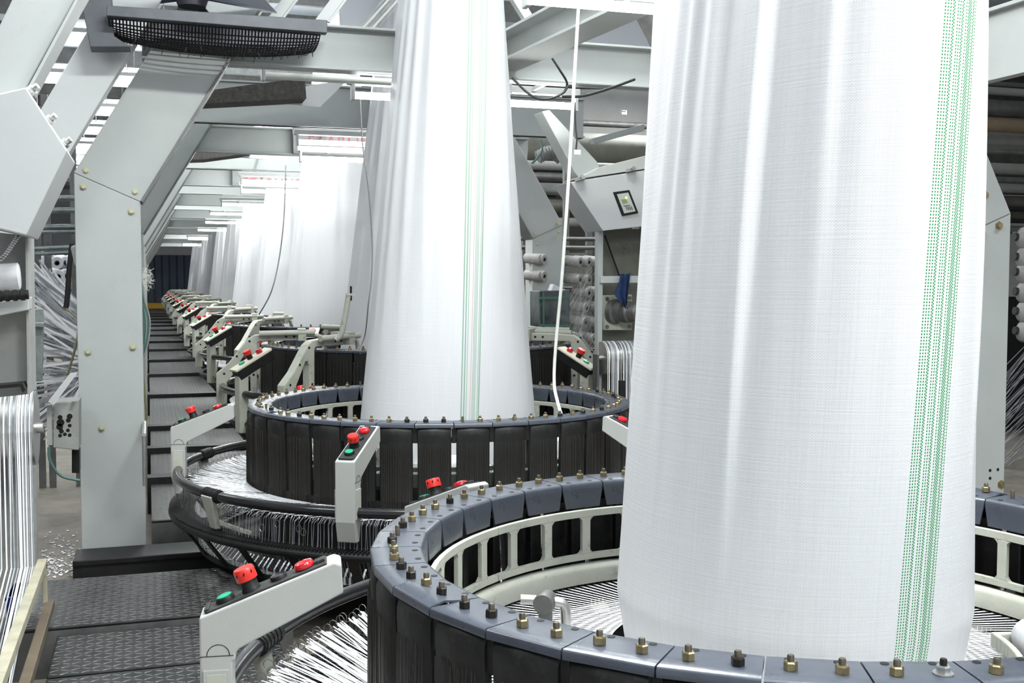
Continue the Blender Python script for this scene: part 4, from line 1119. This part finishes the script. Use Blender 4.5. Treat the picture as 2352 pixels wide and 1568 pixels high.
m = MB(); slab(m, [(122, 925), (181, 920), (181, 1034), (122, 1028)], 5.2, 0.2); bx = part(m, 'body', 'grey_panel', g, OFF, bevel=0.004)
m = MB()
for px, py, r_ in ((138, 958, .010), (160, 956, .012), (139, 970, .016), (157, 965, .010), (137, 980, .014), (141, 990, .010), (156, 988, .008), (138, 1000, .008), (149, 997, .008), (160, 999, .008), (160, 977, .008)):
    m.axial(at_y(px, py, 5.2), (0, -1, 0), [(r_, -0.001), (r_, 0.0008), (0, 0.0008)], n=14)
part(m, 'hole', 'black', g, OFF)
m = MB(); slab(m, [(108, 930), (118, 930), (120, 1022), (108, 1022)], 5.15, 0.05); part(m, 'end_bracket', 'grey_panel', g, OFF)
m = MB(); slab(m, [(110, 922), (160, 858), (178, 856), (124, 930)], 5.1, 0.03); slab(m, [(165, 920), (182, 888), (182, 905), (172, 922)], 5.16, 0.02); part(m, 'slanted_guide', 'paint_white', g, OFF)
m = MB(); slab(m, [(165, 1034), (182, 1034), (182, 1086), (165, 1086)], 5.3, 0.1); part(m, 'foot', 'black', g, OFF)
cable([at_y(112, 1026, 5.1), at_y(116, 1060, 5.1), at_y(140, 1092, 5.1), at_y(183, 1103, 5.1)], 0.006, 'cable_green', 'thin green hose curving below the box with drilled holes')
# hoses and white lint on the aisle side of the column row
for i, (dx, mt) in enumerate(((0, 'cable_green'), (4, 'cable_green'), (-3, 'cable_green'), (7, 'cord_grey'))):
    cable([at_y(318 + dx, 640, 5.75), at_y(326 + dx, 690, 5.75), at_y(334 + dx * 1.5, 740, 5.75), at_y(330 + dx, 800, 5.75), at_y(322, 830, 5.75)], 0.004, mt, ('outermost', 'second', 'innermost', 'grey')[i] + ' loop of the thin hoses along the aisle side of the column row')
cable([at_y(322, 800, 5.75), at_y(332, 900, 5.75), at_y(336, 960, 5.75), at_y(326, 1000, 5.75)], 0.005, 'cable_olive', 'olive cable drooping along the aisle side of the column row')
m = MB()
for i in range(120):
    a = at_y(random.uniform(314, 344), random.uniform(622, 664), 5.75); b_ = a + Vector((random.uniform(0, .03), random.uniform(-.05, .05), random.uniform(-.06, .04)))
    m.ribbon([a, (a + b_) / 2 + Vector((0.01, 0, 0.01)), b_], 0.002, (0, 0, 1))
tag(m.build('lint_tuft', 'cord_white'), 'wispy tuft of white lint caught on the column row', 'lint', kind='stuff')
m = MB(); a, b_ = at_y(331, 1000, 5.0), at_y(333, 1115, 5.0); m.tube([a, b_], 0.010, 12); m.tube([a + Vector((0.0, 0.46, 0.0)), a], 0.010, 10)
tag(m.build('grab_handle', 'steel', smooth=60), 'bright steel handle bar on the aisle side of the big column', 'handle')

# ------------------------------------------------------------------ fan on top of the gantry, and sooty trays
g = empty('ceiling_fan', (0, 5.0, 0), 0, 'dark steel fan with sagging wire guard on top of the left gantry', 'fan'); OFF = Vector((0, -5.0, 0))
m = MB(); slab(m, [(245, 12), (752, 46), (752, 76), (245, 36)], 5.0, 0.05); part(m, 'front_bar', 'fan_steel', g, OFF, bevel=0.003)
m = MB(); slab(m, [(178, -40), (255, -40), (262, 82), (300, 108), (207, 108)], 5.10, 0.12); part(m, 'side_plate', 'fan_steel', g, OFF, bevel=0.003)
m = MB(); slab(m, [(255, 20), (745, 60), (708, 126), (560, 126), (262, 92)], 5.40, 0.012); part(m, 'bottom_plate', 'fan_steel', g, OFF)
m = MB()      # sagging guard: a grid of wires, bowl shaped
A_, B_ = at_y(250, 40, 5.05), at_y(735, 78, 5.05)
def bowl(u, v):
    s = (1 - (2 * u - 1) ** 2) ** 0.8
    return Vector((A_.x + (B_.x - A_.x) * u, 5.05 + 0.33 * v, A_.z - 0.005 - (0.034 + 0.05 * s) * math.sin(PI * min(v, 0.999)) ** 0.7 - 0.01 * u))
for i in range(64):
    u = i / 63; m.tube([bowl(u, v / 8) for v in range(9)], 0.0032, 4, cap=False)
for j in range(17):
    v = j / 16; m.tube([bowl(u / 20, v) for u in range(21)], 0.0032, 4, cap=False)
part(m, 'wire_guard', 'black', g, OFF)
m = MB()
hub = at_y(440, -10, 5.24)
m.axial(hub + Vector((0, 0, -0.05)), (0, 0, 1), [(0, 0), (0.06, 0), (0.075, 0.04), (0.075, 0.16), (0, 0.16)], n=20)
for k in range(5):
    a = 2 * PI * k / 5 + 0.3; d_ = Vector((math.cos(a), math.sin(a) * 0.6, 0)); s_ = Vector((-math.sin(a), math.cos(a) * 0.6, 0))
    p0 = hub + d_ * 0.06; p1 = hub + d_ * 0.36
    m.prism([p0 - s_ * 0.04 + Vector((0, 0, -0.02)), p1 - s_ * 0.10 + Vector((0, 0, -0.05)), p1 + s_ * 0.08 + Vector((0, 0, 0.04)), p0 + s_ * 0.04 + Vector((0, 0, 0.02))], (0, 0, 0.006))
part(m, 'blades', 'fan_steel', g, OFF, smooth=30)
m = MB()
for px, py in ((266, 82), (698, 112)):
    m.axial(at_y(px, py - 6, 5.22), (0, 0, -1), [(0.0, -0.004), (0.02, -0.004), (0.02, 0.003), (0.009, 0.003), (0.009, 0.028), (0, 0.028)], n=10)
part(m, 'bolt', 'brass', g, OFF)
m = MB()
for i in range(60):
    u, v = random.random(), random.uniform(0.2, 0.9); a = bowl(u, v); m.tube([a, a + Vector((random.uniform(-.01, .01), 0, -random.uniform(0.005, 0.03)))], 0.002, 3)
tag(part(m, 'dust', 'lint', g, OFF), kind='stuff')
for pts, Y, lb in (([(440, 212), (700, 178), (704, 226), (440, 240)], 7.3, 'dusty black tray under the beam left of the unlit lamp'), ([(405, 352), (570, 346), (578, 352), (470, 366), (405, 368)], 10.9, 'lint covered dark tray far behind the dusty black tray')):
    m = MB(); slab(m, pts, Y, 0.22 if Y < 8 else 0.3); tag(m.build('dust_tray', 'lint', bevel=0.003), lb, 'tray')
for pts, Y, lb in (([(652, 238), (690, 200), (800, 182), (736, 245)], 7.5, 'small white slanted sheet hanging behind the unlit lamp'), ([(556, 362), (575, 346), (632, 346), (612, 366)], 11.1, 'smaller white slanted sheet further behind the unlit lamp')):
    m = MB(); slab(m, pts, Y, 0.02); c = at_y(pts[2][0] - 30, pts[2][1] + 8, Y); m.box((c.x - 0.02, Y + 0.01, c.z - 0.01), (c.x, Y + (0.53 if Y < 8 else 0.3), c.z + 0.01)); tag(m.build('deflector_sheet', 'paint_white'), lb, 'sheet')
# lattice and profiles above the beam, between fan and second tube
m = MB(); slab(m, [(776, -40), (840, -40), (908, 0), (908, 66), (782, 66)], 7.4, 0.02); tag(m.build('ceiling_panel', 'wall_pale'), 'pale panel above the beam just left of the second tube', 'panel')
g = empty('cable_ladder', (0, 6.4, 0), 0, 'slanting bundle of grey strips above the beam left of the second tube', 'strips'); OFF = Vector((0, -6.4, 0))
for k in range(5):
    m = MB(); x = 812 + k * 11; slab(m, [(x, 72), (x + 7, 72), (x + 7 + 74, -10), (x + 74, -10)], 6.4 + 0.03 * k, 0.03); part(m, 'strip', 'steel_dark' if k % 2 == 0 else 'paint', g, OFF)
for i, (x, lb) in enumerate(((588, 'left'), (700, 'right'))):
    m = MB(); slab(m, [(x + 20, 50), (x + 52, 50), (x + 112, -30), (x + 80, -30)], 5.7, 0.05); slab(m, [(x + 52, 50), (x + 58, 52), (x + 118, -28), (x + 112, -30)], 5.7, 0.02)
    tag(m.build('angle_profile', 'paint_white', bevel=0.002), lb + ' one of two pale slanting profiles above the fan bar', 'profile')
# horizontal bracing beams on the right of the second tube
for (x0, y0, d0, x1, y1, d1, h, w, lb) in ((1150, 128, 5.80, 1500, -42, 4.20, 0.15, 0.17, 'thick grey bracing beam rising from behind the second tube to the top lamp'),):
    m = MB(); ibeam(m, at_d(x0, y0, d0), at_d(x1, y1, d1), h, w, 0.014); tag(m.build('bracing_beam', 'paint', bevel=0.002), lb, 'beam')
m = MB(); slab(m, [(1160, -30), (1185, -30), (1240, 62), (1225, 75)], 5.6, 0.05); tag(m.build('angle_profile', 'paint', bevel=0.002), 'slim grey profile leaning away beside the top of the second tube', 'profile')
m = MB(); slab(m, [(1205, 105), (1225, 70), (1330, -10), (1500, -20), (1500, 110), (1330, 104)], 7.8, 0.02); tag(m.build('ceiling_panel', 'wall_pale'), 'pale panel seen behind the thick bracing beam', 'panel')

# ------------------------------------------------------------------ right side between the two big tubes
g = empty('control_cabinet', (0, 6, 0), 0, 'grey control cabinet with small display left of the nearest tube', 'cabinet'); OFF = Vector((0, -6, 0))
m = MB(); slab(m, [(1310, 418), (1640, 366), (1640, 502), (1385, 530)], 6, 0.28); cb = part(m, 'body', 'paint_white', g, OFF, bevel=0.003)
m = MB(); slab(m, [(1322, 412), (1376, 384), (1640, 318), (1640, 364)], 6.06, 0.22); part(m, 'sloping_lid', 'cream_clean', g, OFF, bevel=0.004)
m = MB(); slab(m, [(1409, 441), (1446, 436), (1467, 489), (1430, 496)], 5.99, 0.012); dp = part(m, 'display', 'black', g, OFF, bevel=0.003)
m = MB(); slab(m, [(1417, 446), (1443, 442), (1460, 485), (1434, 490)], 5.987, 0.004); sc_ = part(m, 'face', 'screen', dp, OFF)
m = MB(); slab(m, [(1427, 458), (1438, 457), (1442, 465), (1430, 467)], 5.985, 0.002); part(m, 'readout', 'lcd', dp, OFF)
m = MB(); m.axial(at_y(1439, 454, 5.985), (0, -1, 0), [(0.0045, 0), (0.0045, 0.002), (0, 0.003)], n=10); part(m, 'led', 'led', dp, OFF)
m = MB()
for px in (1440, 1444, 1448, 1452): slab(m, [(px, 482), (px + 2, 481.7), (px - 1, 474), (px - 3, 474.3)], 5.985, 0.002)
slab(m, [(1432, 472), (1447, 470), (1447.5, 471.5), (1432.5, 473.5)], 5.985, 0.002); part(m, 'keypad', 'steel_dark', dp, OFF)
for px, py in ((1335, 408), (1452, 388)):
    m = MB(); slab(m, [(px - 10, py), (px + 10, py - 4), (px + 10, py + 2), (px - 10, py + 7)], 5.97, 0.03); m.axial(at_y(px, py - 2, 5.97), (0, -1, 0), [(0.010, 0), (0.010, 0.02), (0, 0.02)], n=10); part(m, 'latch', 'steel', g, OFF)
m = MB(); slab(m, [(1245, 256), (1262, 252), (1372, 372), (1385, 402), (1332, 410), (1320, 396)], 6.12, 0.14); part(m, 'diagonal_arm', 'paint', g, OFF, bevel=0.003)
g = empty('take_up_unit', (0, 6.1, 0), 0, 'machine frame with motor under the control cabinet left of the nearest tube', 'machine'); OFF = Vector((0, -6.1, 0))
m = MB(); slab(m, [(1374, 528), (1386, 528), (1382, 900), (1372, 900)], 6.08, 0.05); part(m, 'post', 'paint', g, OFF, bevel=0.002)
m = MB(); slab(m, [(1386, 528), (1640, 520), (1640, 640), (1384, 640)], 6.25, 0.03); slab(m, [(1384, 640), (1640, 640), (1640, 960), (1382, 960)], 6.28, 0.03); part(m, 'back_plate', 'olive_panel', g, OFF)
m = MB(); slab(m, [(1380, 634), (1640, 632), (1640, 648), (1380, 650)], 6.06, 0.05); part(m, 'cross_bar', 'paint_white', g, OFF, bevel=0.002)
m = MB(); slab(m, [(1388, 678), (1452, 676), (1452, 758), (1388, 758)], 6.16, 0.03); mp_ = part(m, 'motor_plate', 'cream', g, OFF, bevel=0.004)
m = MB(); c = at_y(1424, 716, 6.1); 
m.axial(c + Vector((0, 0.05, 0)), (0.55, -1, 0), [(0, -0.03), (0.075, -0.03), (0.075, 0.0), (0.06, 0.01), (0.06, 0.06), (0.064, 0.06), (0.064, 0.065), (0.058, 0.065), (0.058, 0.075), (0.064, 0.075), (0.064, 0.08), (0.058, 0.08), (0.058, 0.09), (0.064, 0.09), (0.064, 0.10), (0.055, 0.11), (0.055, 0.16), (0.045, 0.17), (0, 0.17)], n=28)
part(m, 'motor', 'steel_dark', g, OFF, smooth=40)
for px, py in ((1394, 686), (1446, 684), (1394, 750), (1446, 750)):
    m = MB(); m.axial(at_y(px, py, 6.16), (0, -1, 0), [(0.012, 0), (0.012, 0.008), (0, 0.008)], n=6); part(m, 'bolt', 'stud', mp_, OFF)
m = MB(); m.tube([at_y(1389, 540, 6.2), at_y(1425, 640, 6.2)], 0.006, 6); part(m, 'rod', 'black', g, OFF)
# blue rag
m = MB(); rows = [[(1426, 630), (1432, 628), (1438, 630), (1444, 628), (1449, 626)], [(1424, 645), (1431, 648), (1436, 644), (1442, 648), (1446, 644)], [(1412, 676), (1424, 672), (1434, 676), (1440, 672), (1443, 668)], [(1422, 690), (1430, 692), (1436, 700), (1439, 694), (1441, 690)], [(1436, 704), (1437, 706), (1438, 708), (1439, 706), (1440, 702)]]
vs = []
for j, rw in enumerate(rows):
    for i, (x, y) in enumerate(rw): vs.append(at_y(x, y, 6.03 + (0.02 if i % 2 else -0.012)))
o_ = len(vs); vs += [v + Vector((0.0, 0.006, 0)) for v in vs]
fs = []
for j in range(4):
    for i in range(4):
        a = j * 5 + i; fs += [(a, a + 5, a + 6, a + 1), (o_ + a, o_ + a + 1, o_ + a + 6, o_ + a + 5)]
m.add(vs, fs); o = m.build('rag', 'denim', smooth=80); tag(o, 'blue cloth rag hung over the white cross bar left of the nearest tube', 'rag')
p = at_y(1380, 790, 6.05)
tape_roller(p.x, p.x + 0.62, 6.05, at_y(1420, 782, 6.05).z, 0.10, 0.1, 'guide roller under the motor left of the nearest tube', 'white tapes falling over the roller left of the nearest tube', back=0.2)
m = MB(); slab(m, [(1424, 874), (1436, 874), (1436, 1180), (1424, 1180)], 5.75, 0.02); tag(m.build('stop_bar', 'black'), 'black upright bar behind the right side of the second loom ring', 'bar')
# galvanised bin on the right gantry post
g = empty('waste_bin', (0, 7.7, 0), 0, 'galvanised sheet metal bin hung in front of the right gantry column', 'bin'); OFF = Vector((0, -7.7, 0))
m = MB(); slab(m, [(1239, 668), (1309, 666), (1308, 752), (1240, 750)], 7.75, 0.22); part(m, 'body', 'bin_metal', g, OFF, bevel=0.004)
m = MB(); slab(m, [(1246, 668), (1250, 668), (1251, 752), (1247, 752)], 7.74, 0.02); slab(m, [(1239, 682), (1309, 681), (1309, 686), (1239, 687)], 7.735, 0.02); slab(m, [(1239, 744), (1308, 746), (1308, 751), (1239, 750)], 7.735, 0.02); part(m, 'strap', 'cable_green', g, OFF)
m = MB(); slab(m, [(1266, 668), (1272, 652), (1288, 660), (1305, 668)], 7.85, 0.08); tag(m.build('paper_scrap', 'wall_pale'), 'scrap of pale paper sticking out of the galvanised bin', 'paper')
# creel on the right: rack, bobbins and tapes
g = empty('creel_rack', (2.2, 9.3, FL), 0, 'dark creel rack with pipes behind the right gantry column', 'rack'); OFF = -Vector((2.2, 9.3, FL))
m = MB()
for py in (548, 568, 660, 700, 745, 800): m.tube([at_y(1195, py, 9.6), at_y(1640, py + 3, 9.6)], 0.02 if py < 600 else 0.010, 8)
part(m, 'rail', 'steel_dark', g, OFF, smooth=50)
m = MB()
for px in (1205, 1300, 1352, 1368, 1460, 1540): a = at_y(px, 600, 9.9); m.box((a.x - 0.025, 9.88, FL), (a.x + 0.025, 9.93, 2.2))
part(m, 'upright', 'steel_dark', g, OFF)
m = MB(); a = at_y(1195, 560, 10.6); b_ = at_y(1900, 560, 10.6); m.box((a.x, 10.6, FL), (b_.x, 10.65, 1.42)); part(m, 'dark_backing', 'olive_panel', g, OFF)  # dark panel added to keep the background behind the bobbins dark
rb = None
for py, xs in ((598, (1298, 1318, 1340)), (638, (1298, 1318)), (592, (1208, 1216)), (630, (1208, 1216)), (702, (1312, 1345)), (735, (1310, 1338)), (772, (1305, 1330)), (668, (1318, 1350))):
    for px in xs:
        p = at_y(px, py, 9.35)
        if rb is None: rb = yb.build('yarn_bobbin', ['bobbin_grey', 'bobbin_core'], None, smooth=40, loc=p); o = rb
        else: o = again(rb, None, loc=p)
        o.rotation_euler = (0, 0, R(14)); o.scale = (1.05, 1.05, 1.05)
        tag(o, 'grey white yarn bobbin on the dark creel behind the right gantry column', 'bobbin', 'bobbins on the right creel')
m = MB()
for i in range(90):
    t = random.random(); a = at_y(random.uniform(1335, 1372), 600 + 170 * t + random.uniform(-20, 20), random.uniform(8.6, 9.2)); b_ = at_y(random.uniform(1285, 1330), 720 + 190 * t + random.uniform(-10, 10), random.uniform(8.3, 8.8))
    m.m(i % 2).ribbon([a, b_], random.uniform(0.004, 0.009), (0.3, 0, 1))
tag(m.build('creel_tapes', ['tape', 'tape_dull'], None), 'white tapes slanting down from the creel behind the right gantry column', 'tapes', kind='stuff')
# pipes and ducts of the right bay
for i, (py, r_, Y, mt, x0, x1) in enumerate(((282, 0.04, 13.0, 'steel_dark', 1330, 1480), (340, 0.20, 12.0, 'olive_panel', 1200, 1480), (378, 0.05, 11.5, 'grey_panel', 1190, 1480), (404, 0.05, 11.5, 'steel_dark', 1190, 1480), (432, 0.07, 12.0, 'grey_panel', 1190, 1480), (470, 0.07, 12.0, 'olive_panel', 1190, 1480), (508, 0.05, 12.0, 'grey_panel', 1190, 1480))):
    m = MB(); a = at_y(x0, py, Y); b_ = Vector((14.0, Y, a.z)); m.tube([a, b_], r_, 14); tag(m.build('pipe', mt, smooth=50), ('%s horizontal pipe from the top behind the right gantry post' % ORD[i]), 'pipe', 'pipes behind the right gantry')
m = MB(); pts = catmull([at_y(1235, 362, 9.0), at_y(1258, 350, 9.0), at_y(1275, 352, 9.0), at_y(1290, 366, 9.0)], 8)
rr = [0.05 + (0.008 if i % 2 else 0) for i in range(len(pts))]; m.tube(pts, rr, 14); tag(m.build('flexible_duct', 'grey_panel'), 'ribbed flexible duct behind the right gantry post', 'duct')
m = MB(); slab(m, [(1360, 318), (1480, 284), (1480, 300), (1366, 330)], 8.6, 0.08); tag(m.build('strut', 'paint', bevel=0.003), 'pale slanting strut just left of the nearest tube, above the cabinet', 'strut')
m = MB(); slab(m, [(1335, 205), (1640, 205), (1640, 372), (1335, 372)], 13.5, 0.5); tag(m.build('wall_patch', 'wall_dull', bevel=0.01), 'dull beige wall panel added high behind the right grey gantry', 'duct')  # panel added for the beige wall, which renders black here
# cords and cables
cable([at_d(1329, 14, 4.6), at_d(1318, 200, 4.65), at_d(1308, 380, 4.7), at_d(1292, 620, 4.8), at_d(1276, 800, 4.85), at_d(1273, 880, 4.85), at_d(1280, 920, 4.8), at_d(1291, 958, 4.75)], 0.0075, 'cord_white', 'white cord hanging from the top lamp into the second loom ring', 'cord', 'pull_cord')
cable([at_d(1176, 178, 4.85), at_d(1214, 215, 4.85), at_d(1250, 228, 4.85), at_d(1290, 216, 4.85), at_d(1306, 197, 4.85), at_d(1316, 200, 4.85)], 0.005, 'cable_black', 'black cable looping below the bracing beam right of the second tube')
cable([at_d(1290, 222, 4.87), at_d(1340, 220, 4.9), at_d(1400, 203, 4.95), at_d(1458, 182, 5.0)], 0.006, 'cable_black', 'black cable running from the loop to the bolt on the right gantry')
cable([at_d(1268, 134, 4.8), at_d(1285, 160, 4.82), at_d(1302, 190, 4.86), at_d(1296, 212, 4.87)], 0.005, 'cable_black', 'short black cable dropping from the thick bracing beam')
cable([at_d(1320, 235, 4.9), at_d(1322, 290, 4.9), at_d(1325, 318, 4.9), at_d(1323, 344, 4.9)], 0.004, 'cable_black', 'black wire with a white connector beside the white cord')
m = MB(); p = at_d(1326, 350, 4.9); m.cbox(p, (0.028, 0.015, 0.022)); tag(m.build('connector', 'cord_white', bevel=0.002), 'small white connector block hanging beside the white cord', 'connector')
cable([at_d(827, 222, 6.2), at_d(833, 330, 6.3), at_d(847, 440, 6.3), at_d(855, 560, 6.3), at_d(853, 640, 6.3), at_d(846, 700, 6.3), at_d(838, 770, 6.4), at_d(822, 806, 6.4)], 0.004, 'cord_grey', 'thin grey cord hanging in front of the third fabric tube', 'cord', 'cord')
cable([at_d(656, 380, 10.0), at_d(652, 500, 10.0), at_d(640, 600, 10.0), at_d(622, 672, 10.0), at_d(595, 722, 10.2)], 0.006, 'cord_grey', 'thin grey cord hanging between the fourth and fifth fabric tubes', 'cord', 'cord')
cable([at_y(1242, 320, 8.0), at_y(1245, 345, 8.0), at_y(1232, 365, 8.0), at_y(1222, 375, 8.0)], 0.008, 'cable_green', 'green hose hooked on the right gantry diagonal')
g_ = None
# leaning pipe on the third loom with its black pin
m = MB(); m.m(0).tube(catmull([at_d(772, 780, 6.35), at_d(782, 770, 6.35), at_d(790, 740, 6.35), at_d(801, 676, 6.35)], 6), 0.016, 10); m.m(0).cbox(at_d(805, 676, 6.35), (0.05, 0.03, 0.012)); m.m(1).tube([at_d(806, 657, 6.35), at_d(806, 690, 6.35)], 0.006, 8)
tag(m.build('guide_post', ['cream', 'black'], smooth=50), 'leaning cream pipe with a black pin beside the third fabric tube', 'pipe')

# ------------------------------------------------------------------ far right
Yc = 4.4
g = empty('loom_gantry', (0, Yc, 0), 0, 'grey column with a leaning top at the right edge, beside the nearest tube', 'gantry'); OFF = Vector((0, -Yc, 0))
zt = at_y(2322, 490, Yc); zb_ = at_y(2222, 536, Yc)
m = MB(); m.prism([(zb_.x, Yc, 0), (zt.x, Yc, 0), (zt.x, Yc, zt.z), (zb_.x, Yc, zb_.z)], (0, 0.17, 0)); cl = part(m, 'column', 'paint', g, OFF, bevel=0.004)
m = MB(); slab(m, [(2222, 536), (2322, 490), (2210, 212), (2100, 250)], Yc - 0.004, 0.178); part(m, 'diagonal_post', 'paint', g, OFF, bevel=0.004)
for px, py in ((2294, 518), (2254, 537), (2299, 1112), (2262, 448)):
    m = MB(); m.axial(at_y(px, py, Yc), (0, -1, 0), [(0.022, 0), (0.022, 0.004), (0.014, 0.004), (0.014, 0.014), (0, 0.014)], n=6); part(m, 'bolt', 'brass', cl, OFF)
m = MB()
for px, py in ((2274, 1080), (2274, 1098), (2292, 1078)): m.axial(at_y(px, py, Yc), (0, -1, 0), [(0.008, 0), (0.008, 0.0006), (0, 0.0006)], n=10)
part(m, 'hole', 'black', cl, OFF)
m = MB(); m.box((1.90, 0.8, 1.927), (1.95, 4.5, 2.19)); m.box((1.87, 0.8, 2.185), (1.98, 4.5, 2.20)); tag(m.build('longitudinal_beam', 'paint', bevel=0.002), 'pale green grey beam at the top right corner', 'beam')
for i, (py, r_, Y, mt) in enumerate(((206, 0.035, 8.0, 'grey_panel'), (246, 0.075, 8.0, 'steel_dark'), (284, 0.062, 8.0, 'cardboard'), (318, 0.05, 8.3, 'grey_panel'), (346, 0.025, 7.6, 'steel_dark'), (385, 0.05, 8.3, 'grey_panel'), (412, 0.022, 8.0, 'steel_dark'), (430, 0.04, 8.3, 'grey_panel'), (478, 0.02, 7.6, 'black'), (505, 0.02, 7.6, 'black'))):
    m = MB(); a = at_y(2240, py, Y); m.tube([a, Vector((14.0, Y, a.z))], r_, 14); tag(m.build('pipe', mt, smooth=50), '%s pipe from the top at the right edge' % ORD[i], 'pipe', 'pipes at the right edge')
m = MB(); a = at_y(2375, 650, 7.5); m.box((a.x - 0.03, 7.42, FL), (a.x + 0.03, 7.48, 1.6)); m.box((a.x - 0.25, 7.44, 1.5), (a.x + 0.8, 7.48, 1.54)); tag(m.build('creel_rack', 'steel_dark'), 'dark rack upright holding bobbins at the right edge', 'rack')
for i, py in enumerate((545, 590, 625, 670, 715, 760)):
    p = at_y(2345, py, 7.4)
    o = again(rb, None, loc=p); o.scale = (2.0, 2.0, 2.0); o.rotation_euler = (0, 0, R(60))
    tag(o, '%s yarn bobbin from the top at the right edge' % ORD[i], 'bobbin', 'bobbins at the right edge')
m = MB()
for i in range(60):
    t = random.random(); a = at_y(2395, 740 + 260 * t, 7.2); b_ = at_y(2305, 850 + 230 * t + random.uniform(-20, 20), 6.3)
    m.m(i % 2).ribbon([a, b_], random.uniform(0.005, 0.01), (0.2, 0, 1))
tag(m.build('creel_tapes', ['tape', 'tape_dull'], None), 'white tapes slanting down at the right edge behind the column', 'tapes', kind='stuff')
m = MB(); a = at_y(2300, 1000, 7.9); m.box((a.x - 0.6, 7.9, FL), (a.x + 1.6, 7.95, 1.0)); tag(m.build('machine_panel', 'black'), 'dark machine panel behind the column at the right edge', 'panel')
